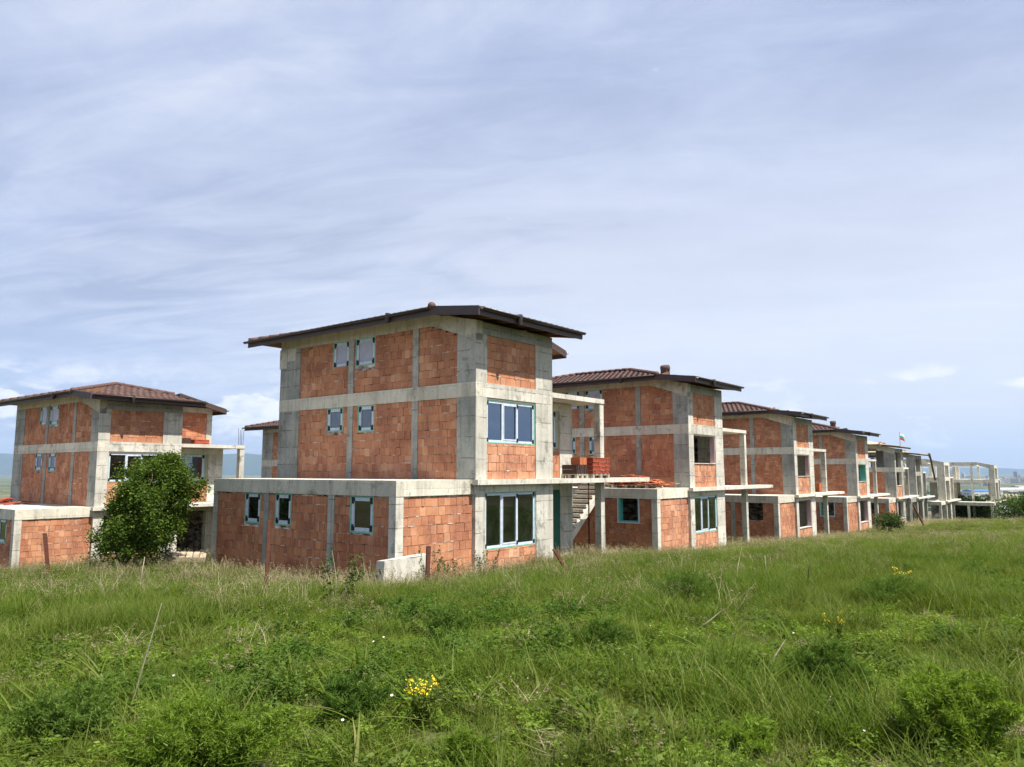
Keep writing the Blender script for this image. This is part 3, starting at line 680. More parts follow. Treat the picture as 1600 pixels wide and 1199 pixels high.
def hp(k, u, v, z):
    """point in the frame of a house, as world coordinates"""
    o = H[k]; a = o.rotation_euler.z
    return Vector((o.location.x+u*math.cos(a)-v*math.sin(a), o.location.y+u*math.sin(a)+v*math.cos(a), o.location.z+z))

# ------------------------------------------------------------------ things on and round the houses
def pallet(k, u, v, z, w, d, label, rz=0.0):
    """wooden pallet standing at a point of a house"""
    p = hp(k, u, v, z); t = empty('pallet', p, H[k].rotation_euler.z+rz)
    tag(t, label, 'pallet', 'wooden pallets')
    for i in range(5): MB().box(-w/2+i*w/4-.06 if i else -w/2, -w/2+i*w/4+.06 if i < 4 else w/2, -d/2, d/2, .12, .145).build('board', M['timber'], t)
    for i in range(3): MB().box(-w/2, w/2, -d/2+i*(d-.1)/2, -d/2+i*(d-.1)/2+.1, .095, .118).build('runner', M['timber'], t)
    for i in range(3):
        for j in range(3): MB().box(-w/2+i*(w-.12)/2, -w/2+i*(w-.12)/2+.12, -d/2+j*(d-.1)/2, -d/2+j*(d-.1)/2+.1, 0, .093).build('block', M['timber'], t)
    return t
def tile_stack(k, u, v, z, w, d, layers, lh, mat, label, cat='tiles', name='tile_stack', band=True):
    t = empty(name, hp(k, u, v, z), H[k].rotation_euler.z); tag(t, label, cat); rs = random.Random(int(u*100+v*10))
    for i in range(layers):
        mb = MB(); n = max(4, int(w/.045)); 
        for j in range(n):
            x = -w/2+j*w/n; mb.box(x+.003, x+w/n-.002, -d/2+rs.uniform(-.012, .012), d/2+rs.uniform(-.012, .012), i*lh, (i+1)*lh-(.022+rs.uniform(0, .012) if band else .002+rs.uniform(0, .006)))
        o = mb.build('tile_layer', M[mat], t)
        if band: MB().box(-w/2-.01, w/2+.01, -d/2-.016, d/2+.016, (i+1)*lh-.016, (i+1)*lh-.002).build('strap', M['tile_orange'] if mat == 'tile_red' else M[mat], t)
    return t
pallet('h1', 5.42, .20, 0, .70, .66, 'small pallet under the dark brown tile stack on the nearest balcony')
tile_stack('h1', 5.42, .20, .146, .66, .62, 2, .16, 'tile_brown', 'dark brown stack of roof tiles on the nearest balcony, hard against the pale column', band=False)
tile_stack('h1', 5.55, .12, .468, .42, .40, 1, .25, 'tile_orange', 'loose orange clay blocks on top of the dark brown tile stack', 'bricks', 'brick_stack', band=False)
pallet('h1', 6.53, -.01, 0, 1.12, .37, 'wide pallet carrying the tall red tile stack on the nearest balcony')
tile_stack('h1', 6.53, -.01, .146, 1.08, .36, 4, .143, 'tile_red', 'tall red stack of roof tiles in four strapped layers on the nearest balcony')
# tiles and pallets on the lower roof of the second house
for i, (v, dd) in enumerate(((1.2, 'the near one'), (2.9, 'the middle one'))):
    pallet('h2', -1.5, v+.3, 0, 1.5, 1.1, ('flat pallet on the second house\'s lower roof, right below the spilled orange tiles', 'flat pallet on the second house\'s lower roof, left of the spilled orange tiles')[i])
tt = empty('tile_heap', hp('h2', -1.45, 2.0, .15), H['h2'].rotation_euler.z); tag(tt, 'spilled heap of orange roof tiles on the second house\'s lower roof', 'tiles')
rs = random.Random(5); mb = MB()
for i in range(140):
    r = rs.gauss(0, .55); x = max(-.75, min(.9, r)); y = max(-1.5, min(1.4, rs.gauss(0, .7))); z = max(0, .42*math.exp(-(x*x+y*y*.5)*1.1)*rs.random())
    a = rs.random()*3; dx, dy = math.cos(a)*.2, math.sin(a)*.2; ex, ey = -math.sin(a)*.13, math.cos(a)*.13; tz = rs.uniform(-.06, .06)
    b = [(x-dx-ex, y-dy-ey, z), (x+dx-ex, y+dy-ey, z+tz), (x+dx+ex, y+dy+ey, z+tz), (x-dx+ex, y-dy+ey, z)]
    mb.hexa(b, [(p[0], p[1], p[2]+.025) for p in b])
mb.build('tile', M['tile_orange'], tt)
# heap of red tiles on the left house's lower roof
t0 = empty('tile_heap', hp('h0', -1.6, 6.6, 0), H['h0'].rotation_euler.z); tag(t0, 'small heap of red tiles on the flat lower roof of the left house', 'tiles'); mb = MB()
for i in range(60):
    x = rs.gauss(0, .5); y = rs.gauss(0, .8); z = max(0, .3*math.exp(-(x*x+y*y*.5))*rs.random()); b = [(x-.18, y-.11, z), (x+.18, y-.11, z+.04), (x+.18, y+.11, z+.04), (x-.18, y+.11, z)]
    mb.hexa(b, [(p[0], p[1], p[2]+.025) for p in b])
mb.build('tile', M['tile_red'], t0)
tile_stack('h0', 4.7, 1.85, 2.888, .8, .8, 2, .17, 'tile_brown', 'dark tile stack on the upper terrace of the left house', band=False)
tile_stack('h0', 5.7, 1.85, 2.888, .8, .8, 2, .14, 'tile_red', 'red tile stack on the upper terrace of the left house')
for k, ln in (('h3', 'loose orange clay blocks piled on the third house\'s balcony'),):
    tile_stack(k, 7.9, 1.2, .0, .9, .9, 2, .3, 'tile_orange', ln, 'bricks', 'brick_stack', band=False)
# steel prop under the balcony
pp = empty('steel_prop', hp('h1', 7.75, 1.15, -2.86), H['h1'].rotation_euler.z); tag(pp, 'thin rusty steel prop holding up the nearest balcony beside the stair', 'prop')
MB().tube([(0, 0, 0), (0, 0, 1.5)], .035, 8).build('outer_tube', M['rust'], pp); MB().tube([(0, 0, 1.4), (0, 0, 2.68)], .025, 8).build('inner_tube', M['rust'], pp); MB().box(-.09, .09, -.09, .09, 2.68, 2.695).build('head_plate', M['rust'], pp)
MB().tube([(-.16, 0, 1.47), (.16, 0, 1.45)], .014, 6).build('handle', M['rust'], pp)
# flag
fl = empty('flag', hp('h5', .1, -.55, 4.75), H['h5'].rotation_euler.z); tag(fl, 'white, green and red striped flag on a thin pole above the half-built house', 'flag')
MB().tube([(0, 0, 0), (0, 0, .9), (0, 0, 1.5)], .02, 6).build('pole', M['rebar'], fl)
M['fw'] = mat_plain('flag_white', (.75, .75, .72), .9, .1); M['fg'] = mat_plain('flag_green', (.02, .36, .24), .9, .1); M['fr'] = mat_plain('flag_red', (.55, .05, .04), .9, .1)
for s, mm in enumerate(('fr', 'fg', 'fw')):
    mb = MB(); n = 8; vs = []
    for i in range(n+1):
        t = i/n; x = .03+.55*t; dr = -.38*t*t
        for z in (.78+s*.2, .78+(s+1)*.2): vs.append((x, -.35*t+.06*math.sin(t*7+s*.2), z+dr))
    mb.add(vs, [(2*i, 2*i+2, 2*i+3, 2*i+1) for i in range(n)]); mb.build('stripe', M[mm], fl)
# fallen gutter on the sixth
fg = MB(); fg.tube([hp('h6', 4.4, -.75, 4.9), hp('h6', 5.2, -.75, 4.4), hp('h6', 7.3, -.75, 1.9)], [.16, .12, .10], 8); tag(fg.build('broken_gutter', M['gutter']), 'dark broken gutter hanging down from the boarded roof at the far end of the row', 'gutter')
# brown boards and pallet beside the tree
for i, (u, lab) in enumerate(((5.3, 'brown upright board beside the left house carport, left of its twin'), (6.3, 'brown upright board beside the left house carport, close to the pale corner column'))):
    p = hp('h0', u+2.6, -.5, 0); z = g1(p.x, p.y); t = MB(); t.hexa([(-.28, -.03, -.3), (.28, -.03, -.3), (.28, .03, -.3), (-.28, .03, -.3)], [(-.22, .05, 2.5), (.30, .05, 2.5), (.30, .11, 2.5), (-.22, .11, 2.5)])
    o = t.build('board_panel', M['brown_board']); o.location = (p.x, p.y, z); o.rotation_euler.z = math.pi/2-TH; tag(o, lab, 'board')

def rock(name, x, y, s, mat, label, cat, group=None, seed=0, sink=.1, flat=.6):
    rs = np.random.RandomState(seed); mb = MB(); n = 9; vs = []
    for j in range(6):
        th = math.pi*j/5
        for i in range(n):
            ph = 2*math.pi*i/n; r = s*(.75+.5*rs.rand()); vs.append((r*math.sin(th)*math.cos(ph), r*math.sin(th)*math.sin(ph)*.7, r*math.cos(th)*flat))
    fs = [(j*n+i, j*n+(i+1) % n, (j+1)*n+(i+1) % n, (j+1)*n+i) for j in range(5) for i in range(n)]
    mb.add(vs, [f[::-1] for f in fs]); o = mb.build(name, M[mat]); o.location = (x, y, g1(x, y)+s*flat*.5+.02); o.rotation_euler.z = seed
    return tag(o, label, cat, group)
def pix(px, py, dist):
    """survey helper: ground position under a bearing at a given forward distance"""
    return ((px-800)/1178*(dist*.9935-.25), dist)
x, y = pix(292, 884, 25.0); z = g1(x, y)
t = empty('pallet', (x, y, z+.22), .35); t.rotation_euler = (.10, .05, .35); tag(t, 'pale broken pallet on the grass between the tree and the nearest house', 'pallet', 'wooden pallets')
for i in range(6): MB().box(-.62+i*.21, -.62+i*.21+.17, -.45, .45, .12, .145).build('board', M['deck'], t)
for i in range(3): MB().box(-.62, .6, -.45+i*.4, -.35+i*.4, 0, .118).build('runner', M['timber'], t)
for i, (px, d, s, lab) in enumerate(((262, 25.6, .13, 'white stone lying left of the broken pallet'), (276, 25.1, .16, 'pale flat stone at the left end of the broken pallet'), (305, 24.2, .12, 'pale stone in front of the broken pallet'), (118, 27.5, .14, 'pale stone at the foot of the left house, left of the tree'))):
    rock('stone', *pix(px, 0, d), s, 'stone', lab, 'stone', 'pale stones near the houses', 20+i)
rock('stone', *pix(332, 0, 19.4), .16, 'stone', 'flat pale stone in the grass right of the broken roof tile', 'stone', 'pale stones near the houses', 31, flat=.4)
rock('broken_tile', *pix(301, 0, 18.6), .20, 'tile_orange', 'broken orange brick lump with grey mortar lying in the grass', 'brick', None, 32)
# concrete kerb block in front of the nearest house
p = hp('h1', -4.12, -.72, 0); cb = MB()
cb.hexa([(0, 0, -.6), (1.62, 0, -.6), (1.62, .32, -.6), (0, .32, -.6)], [(.04, .0, .30), (1.60, .01, .33), (1.60, .31, .34), (.06, .30, .28)])
o = cb.build('concrete_block', M['front']); o.location = (p.x, p.y, -2.62+ZO+.18); o.rotation_euler.z = H['h1'].rotation_euler.z; tag(o, 'low pale concrete block in the grass before the nearest house', 'concrete block')

# rusty fence posts
def post(x, y, hgt, lean, label, w=.05, mat='rust'):
    z = g1(x, y); mb = MB(); lx, ly = lean
    b = [(-w, -w, -.3), (w, -w, -.3), (w, w, -.3), (-w, w, -.3)]; t = [(q[0]+lx, q[1]+ly, hgt) for q in b]
    mb.hexa(b, t); o = mb.build('fence_post', M[mat]); o.location = (x, y, z); o.rotation_euler.z = .4
    return tag(o, label, 'post', 'rusty metal fence posts')
post(*pix(82, 0, 21.0), 1.25, (-.22, .05), 'dark rusty post leaning left in front of the left house', .045)
post(*pix(416, 0, 15.5), 1.50, (.02, .03), 'tall dark upright post in front of the nearest house\'s side wall', .036)
post(*pix(667, 0, 16.8), 1.02, (.03, .0), 'short reddish post right of the concrete block', .042)
post(*pix(904, 0, 19.5), .72, (-.62, .15), 'rusty post leaning steeply to the left by the nearest house\'s front', .04)
post(*pix(1444, 0, 60.0), 1.6, (-1.0, .2), 'thin dark post leaning before the far concrete frames', .06)

# dry stalks and sticks
def stick(pts, r, mat, label, name='dry_stalk', cat='stalk'):
    mb = MB(); n = len(pts); mb.tube(pts, [r*(1-.7*i/(n-1)) for i in range(n)], 6); return tag(mb.build(name, M[mat], None, True), label, cat, 'dead stalks and sticks in the grass')
def up(px, d, dz): x, y = pix(px, 0, d); return (x, y, g1(x, y)+dz)
stick([up(187, 5.7, -.05), up(205, 5.75, .2), up(222, 5.85, .5), up(240, 6.0, .82)], .008, 'grey_stick', 'long thin grey stalk leaning right in the left foreground grass')
stick([up(221, 19, 0), up(223, 19, .45), up(226, 19, .8)], .022, 'straw_stick', 'pale upright stalk standing before the leafy round tree')
stick([up(1296, 5.35, 0), up(1300, 5.4, .10), up(1305, 5.45, .18)], .018, 'straw_stick', 'short pale broken stake in the right foreground')
stick([up(1492, 8.6, 0), up(1493, 8.6, .12), up(1493, 8.6, .19)], .016, 'grey_stick', 'short grey stub in the grass on the right side')
stick([up(1262, 14, 0), up(1265, 14, .4), up(1268, 14, .62)], .016, 'dark_stick', 'black upright stem in the tall grass right of centre')
stick([up(1150, 16, 0), up(1153, 16, .4), up(1157, 16.1, .6)], .014, 'straw_stick', 'pale slanting straw below the second house')
stick([up(1088, 9.4, .05), up(1110, 9.5, .14), up(1128, 9.7, .22)], .014, 'grey_stick', 'fallen grey branch in the grass at centre right')
stick([up(1198, 17, 0), up(1197, 17, .3), up(1196, 17, .55)], .013, 'straw_stick', 'pale thin upright straw left of the black stem')
stick([up(1205, 6.9, .05), up(1218, 7.1, .12), up(1232, 7.4, .2)], .012, 'grey_stick', 'grey fallen twig left of the feathery green bush')

# ------------------------------------------------------------------ vegetation
def mesh_np(name, V, F4, mats, smooth=False):
    """mesh from a vertex array and a quad array (a triangle repeats its last index)"""
    me = bpy.data.meshes.new(name); V = np.asarray(V, np.float32); F4 = np.asarray(F4, np.int32)
    tri = F4[:, 2] == F4[:, 3]; ln = np.where(tri, 3, 4).astype(np.int32); st = np.r_[0, np.cumsum(ln)[:-1]].astype(np.int32)
    mask = np.ones_like(F4, bool); mask[tri, 3] = False
    me.vertices.add(len(V)); me.vertices.foreach_set('co', V.ravel()); me.loops.add(int(ln.sum())); me.loops.foreach_set('vertex_index', F4[mask])
    me.polygons.add(len(F4)); me.polygons.foreach_set('loop_start', st)
    if smooth: me.polygons.foreach_set('use_smooth', np.ones(len(F4), bool))
    for m in mats: me.materials.append(m)
    me.update(calc_edges=True); me.validate(); return me
def blades(rs, n, h, rad, w, bend, lean=.25, seg=3, base=None, tipw=.12):
    """n grass blades: bent tapering strips"""
    a = rs.rand(n)*2*np.pi; rr = rad*np.sqrt(rs.rand(n)); b0 = np.c_[rr*np.cos(a), rr*np.sin(a)] if base is None else base
    hh = rs.uniform(h[0], h[1], n); dirn = rs.rand(n)*2*np.pi; d = np.c_[np.cos(dirn), np.sin(dirn)]; s = np.c_[-d[:, 1], d[:, 0]]
    le = rs.rand(n)*lean; bd = bend*(.3+rs.rand(n)); ww = w*(.6+.8*rs.rand(n)); V = []
    for k in range(seg+1):
        t = k/seg; off = hh*(le*t+bd*t*t); z = hh*(t-.35*bd*t*t); wd = ww*(1-t**1.6*(1-tipw))*.5
        c = b0+d*off[:, None]
        V.append(np.c_[c-s*wd[:, None], z]); V.append(np.c_[c+s*wd[:, None], z])
    V = np.stack(V, 1); m = 2*(seg+1); I = (np.arange(n)*m)[:, None]
    F = np.concatenate([I+np.array([[2*k, 2*k+1, 2*k+3, 2*k+2]]) for k in range(seg)], 0)
    return V.reshape(-1, 3), F
def leaves(rs, P, size, up=.3):
    """small folded leaves (two quads each) at points P, random facing"""
    n = len(P); d = rs.normal(size=(n, 3)); d[:, 2] = d[:, 2]*.6-.1; d /= np.linalg.norm(d, axis=1)[:, None]
    r = rs.normal(size=(n, 3)); r[:, 2] += up; s = np.cross(d, r); s /= np.linalg.norm(s, axis=1)[:, None]; nn = np.cross(s, d)
    L = size*(.6+.8*rs.rand(n))[:, None]; W = L*.28
    a = P-d*L*.5; b = P+d*L*.5; m = P-nn*L*.06; l = m-s*W+nn*L*.10; q = m+s*W+nn*L*.10
    V = np.stack([a, l, b, q], 1).reshape(-1, 3); I = (np.arange(n)*4)[:, None]
    return V, np.concatenate([I+np.array([[0, 1, 2, 2]]), I+np.array([[0, 2, 3, 3]])], 0)
def join(parts):
    V = []; F = []; o = 0
    for v, f in parts: V.append(v); F.append(f+o); o += len(v)
    return np.concatenate(V), np.concatenate(F)
M['grass'] = mat_leaf('grass_blade', [(.2, (.050, .088, .008)), (.45, (.086, .134, .012)), (.65, (.130, .176, .020)), (.85, (.19, .218, .042)), (.97, (.30, .28, .13))], .42, (.125, .145, .026), .22, (.45, .66))
M['grass2'] = mat_leaf('tall_grass_blade', [(.2, (.056, .100, .009)), (.5, (.088, .142, .013)), (.75, (.130, .180, .024)), (.95, (.23, .235, .08))], .42, (.115, .128, .028), .3, (.5, .7))
M['herb'] = mat_leaf('low_herb_leaf', [(.2, (.046, .080, .009)), (.6, (.080, .120, .014)), (.9, (.14, .17, .034))], .3)
M['weed'] = mat_leaf('leafy_weed_leaf', [(.2, (.048, .084, .011)), (.6, (.084, .128, .018)), (.9, (.145, .185, .040))], .35)
M['straw'] = mat_leaf('straw', [(.2, (.30, .26, .15)), (.5, (.40, .35, .21)), (.8, (.50, .45, .30)), (.95, (.30, .23, .14))], .25)
M['seed'] = mat_leaf('purple_seed_head', [(.2, (.20, .16, .10)), (.6, (.27, .22, .135)), (.9, (.36, .31, .19))], .3)
M['thatch'] = mat_leaf('dead_thatch', [(.2, (.20, .16, .10)), (.6, (.32, .26, .17)), (.9, (.42, .36, .24))], .15)
M['tree_leaf'] = mat_leaf('tree_leaf', [(.1, (.034, .070, .010)), (.45, (.058, .108, .014)), (.75, (.095, .155, .020)), (.95, (.20, .25, .045))], .35)
M['shrub_leaf'] = mat_leaf('shrub_leaf', [(.1, (.040, .080, .018)), (.5, (.070, .125, .026)), (.9, (.12, .175, .045))], .3)
M['feather'] = mat_leaf('feathery_leaf', [(.1, (.115, .185, .020)), (.45, (.165, .255, .028)), (.75, (.215, .315, .042)), (.95, (.29, .36, .08))], .5)
M['feather_dark'] = mat_leaf('feathery_leaf_blue_green', [(.1, (.060, .118, .016)), (.5, (.088, .160, .022)), (.9, (.130, .20, .038))], .45)
M['yellow'] = mat_leaf('yellow_petal', [(.1, (.75, .52, .02)), (.6, (.85, .66, .04)), (.95, (.88, .75, .18))], .25)
M['petal'] = mat_leaf('white_petal', [(.1, (.75, .75, .70)), (.9, (.85, .85, .82))], .25)

def proto(cname, items):
    c = bpy.data.collections.new(cname)
    for i, (nm, V, F, mats, mi) in enumerate(items):
        me = mesh_np(nm, V, F, mats)
        if mi is not None: me.polygons.foreach_set('material_index', np.asarray(mi, np.int32))
        c.objects.link(bpy.data.objects.new('%s_%02d' % (cname, i), me))
    return c
def scatter(name, coll, P, rot, scl, idx, kind='stuff'):
    me = bpy.data.meshes.new(name); me.vertices.add(len(P)); me.vertices.foreach_set('co', np.asarray(P, np.float32).ravel())
    for nm, ty, dat in (('rot', 'FLOAT_VECTOR', rot), ('scl', 'FLOAT_VECTOR', scl), ('pick', 'INT', idx)):
        at = me.attributes.new(nm, ty, 'POINT'); at.data.foreach_set('vector' if ty == 'FLOAT_VECTOR' else 'value', np.asarray(dat, np.int32 if ty == 'INT' else np.float32).ravel())
    o = bpy.data.objects.new(name, me); COL.objects.link(o)
    ng = bpy.data.node_groups.new(name+'_scatter', 'GeometryNodeTree'); ng.interface.new_socket('Geometry', in_out='INPUT', socket_type='NodeSocketGeometry'); ng.interface.new_socket('Geometry', in_out='OUTPUT', socket_type='NodeSocketGeometry')
    gi = ng.nodes.new('NodeGroupInput'); gout = ng.nodes.new('NodeGroupOutput'); ci = ng.nodes.new('GeometryNodeCollectionInfo'); ip = ng.nodes.new('GeometryNodeInstanceOnPoints')
    ci.inputs['Collection'].default_value = coll; ci.inputs['Separate Children'].default_value = True; ci.inputs['Reset Children'].default_value = True
    def na(n, t):
        q = ng.nodes.new('GeometryNodeInputNamedAttribute'); q.data_type = t; q.inputs['Name'].default_value = n; return q.outputs['Attribute']
    L = ng.links.new; L(gi.outputs[0], ip.inputs['Points']); L(ci.outputs[0], ip.inputs['Instance']); ip.inputs['Pick Instance'].default_value = True
    L(na('pick', 'INT'), ip.inputs['Instance Index']); L(na('scl', 'FLOAT_VECTOR'), ip.inputs['Scale'])
    e2r = ng.nodes.new('FunctionNodeEulerToRotation'); L(na('rot', 'FLOAT_VECTOR'), e2r.inputs[0]); L(e2r.outputs[0], ip.inputs['Rotation']); L(ip.outputs[0], gout.inputs[0])
    md = o.modifiers.new('scatter', 'NODES'); md.node_group = ng
    return tag(o, kind=kind)

rs = np.random.RandomState(11)
items = []
for i in range(5):      # 0-4 fine low tufts
    v, f = join([blades(rs, 70, (.05, .17), .16, .0058, .6, .6), blades(rs, 10, (.12, .26), .12, .005, .45, .35)]); items.append(('low_tuft', v, f, [M['grass']], None))
for i in range(4):      # 5-8 tall tufts
    v, f = join([blades(rs, 62, (.20, .50), .17, .0062, .45, .35, 4), blades(rs, 36, (.08, .26), .18, .006, .7, .6)]); items.append(('tall_tuft', v, f, [M['grass2']], None))
for i in range(3):      # 9-11 low herbs and clover
    n = 90; a = rs.rand(n)*6.28; r = .17*np.sqrt(rs.rand(n)); P = np.c_[r*np.cos(a), r*np.sin(a), .02+.10*rs.rand(n)*(1-r/.22)]
    v, f = join([leaves(rs, P, .030, 2.0), blades(rs, 18, (.05, .18), .15, .005, .6, .5)]); items.append(('herb', v, f, [M['herb']], None))
for i in range(2):      # 12-13 broad arching blades
    v, f = blades(rs, 11, (.26, .55), .07, .018, .95, .35, 6); items.append(('broad_blade', v, f, [M['grass2']], None))
for i in range(2):      # 14-15 feathery seedlings
    n = 420; k = 14; an = rs.rand(k)*6.28; ln = .10+.14*rs.rand(k); ti = .2+.7*rs.rand(k); s = rs.randint(0, k, n); t = rs.rand(n)
    P = np.c_[np.cos(an[s])*np.sin(ti[s])*ln[s]*t, np.sin(an[s])*np.sin(ti[s])*ln[s]*t, np.cos(ti[s])*ln[s]*t]+rs.normal(size=(n, 3))*.012
    v, f = leaves(rs, P, .026, .2); v2, f2 = blades(rs, 16, (.05, .2), .05, .004, .4, .8); items.append(('seedling', *join([(v, f), (v2, f2)]), [M['feather']], None))
for i in range(3):      # 16-18 broad-leaved rosettes
    v, f = blades(rs, 12, (.10, .22), .03, .040, .8, .9, 5, tipw=.05); v2, f2 = blades(rs, 20, (.05, .15), .14, .005, .6, .6); items.append(('rosette', *join([(v, f), (v2, f2)]), [M['herb']], None))
for i in range(2):      # 19-20 small leafy weeds
    n = 160; k = 7; bx0 = rs.normal(size=(k, 2))*.06; hh = .14+.16*rs.rand(k); q = rs.randint(0, k, n); t = rs.rand(n)
    P = np.c_[bx0[q, 0]*(1+t)+rs.normal(size=n)*.025, bx0[q, 1]*(1+t)+rs.normal(size=n)*.025, hh[q]*t+.01]; v, f = leaves(rs, P, .045, 1.2); items.append(('leafy_weed', v, f, [M['weed']], None))
for i in range(3):      # 21-23 dark feathery clumps of the open field
    n = 1500; k = 34; an = rs.rand(k)*6.28; ln = .20+.22*rs.rand(k); ti = .15+.95*rs.rand(k); s_ = rs.randint(0, k, n); t = .15+.85*rs.rand(n)
    P = np.c_[np.cos(an[s_])*np.sin(ti[s_])*ln[s_]*t, np.sin(an[s_])*np.sin(ti[s_])*ln[s_]*t, np.cos(ti[s_])*ln[s_]*t]+rs.normal(size=(n, 3))*.016
    v, f = leaves(rs, P, .030, .2); items.append(('feather_clump', v, f, [M['feather_dark']], None))
GR = proto('grass_kinds', items)
items = []
for i in range(3):      # 0-2 straw clumps with seed heads
    n = 22; v, f = blades(rs, n, (.45, .85), .16, .0045, .22, .3, 4, tipw=.4); tips = v.reshape(n, -1, 3)[:, -1]
    hv = []; 
    for t in tips:
        m = 9; hv.append(t+np.c_[rs.normal(size=m)*.010, rs.normal(size=m)*.010, -.10*rs.rand(m)+.03])
    lv, lf = leaves(rs, np.concatenate(hv), .022, .1); v2, f2 = blades(rs, 18, (.12, .4), .18, .005, .8, .7)
    V, F = join([(v, f), (v2, f2), (lv, lf)]); items.append(('straw_clump', V, F, [M['straw'], M['seed']], [0]*(len(f)+len(f2))+[1]*len(lf)))
for i in range(2):      # 3-4 flat thatch
    v, f = blades(rs, 110, (.04, .13), .22, .0055, .4, 2.0, 3); v[:, 2] *= .25; v[:, 2] += .01; items.append(('thatch', v, f, [M['thatch']], None))
for i in range(2):      # 5-6 grass in flower: green stalks with brownish heads
    n = 26; v, f = blades(rs, n, (.40, .78), .2, .0045, .2, .25, 4, tipw=.4); tips = v.reshape(n, -1, 3)[:, -1]
    hv = np.concatenate([t+np.c_[rs.normal(size=10)*.012, rs.normal(size=10)*.012, -.12*rs.rand(10)+.03] for t in tips])
    lv, lf = leaves(rs, hv, .020, .1); V, F = join([(v, f), (lv, lf)]); items.append(('flowering_grass', V, F, [M['grass2'], M['seed']], [0]*len(f)+[1]*len(lf)))
DR = proto('dry_kinds', items)

FOOT = []          # ground plans nothing grows in
for k in H:
    o = H[k]; a = o.rotation_euler.z; FOOT.append((o.location.x, o.location.y, math.cos(a), math.sin(a)))
def free(x, y):
    ok = np.ones(len(x), bool)
    for ox, oy, c, s in FOOT:
        dx, dy = x-ox, y-oy; u = dx*c+dy*s; v = -dx*s+dy*c
        ok &= ~(((u > -3.05) & (u < 6.8) & (v > .05) & (v < 9.9) & ~((u < 0) & (v > 8.95)) & ~((u > 3.84) & (v < 1.2))))
    return ok
def vnoise(x, y, s, seed):
    r = np.random.RandomState(seed); tot = 0
    for k in range(4):
        a = r.rand()*6.28; f = s*1.9**k; p = r.rand(2)*50
        tot = tot+(np.sin((x*np.cos(a)+y*np.sin(a))*f+p[0]+1.3*np.sin((-x*np.sin(a)+y*np.cos(a))*f*.7+p[1]))*np.cos((-x*np.sin(a)+y*np.cos(a))*f*.9+p[1]))/1.5**k
    return tot/2.2      # about -1..1
def region(y0, y1, dens, half=.80):
    n = int(dens*(half*(y1*y1-y0*y0)+7*(y1-y0))); y = rs.rand(n*3)*(y1-y0)+y0; y = y[rs.rand(n*3)*(half*y1+3.5) < half*y+3.5][:n]; x = (rs.rand(len(y))*2-1)*(half*y+3.5)
    ok = free(x, y); return x[ok], y[ok]
def band(x, y):         # 1 near the fence and walls where grass stands tall and dry
    a = math.pi/2-TH; c, s = math.cos(a), math.sin(a); dx, dy = x+1.06, y-22.05; u = dx*c+dy*s; v = -dx*s+dy*c
    d = np.where(u < -3, np.where(v > 0, np.abs(u+3.5)*.55, np.hypot(u+3.5, v)*.6), -v*1.0)
    return np.exp(-np.maximum(0, d-.3)/2.2)
BARE = [(.9, 5.45, .42), (.22, 4.75, .40), (2.55, 5.75, .42), (-.5, 5.3, .30), (2.9, 8.8, .5), (5.5, 10.2, .6), (1.55, 4.6, .4), (2.15, 4.55, .35), (3.4, 5.2, .45), (4.1, 7.0, .5), (-1.55, 5.9, .3), (1.5, 7.6, .4)]
def bare(x, y):
    b = np.zeros(len(x))
    for bx_, by_, r in BARE: b = np.maximum(b, np.exp(-((x-bx_)**2+((y-by_)*1.2)**2)/(r*r)))
    return b
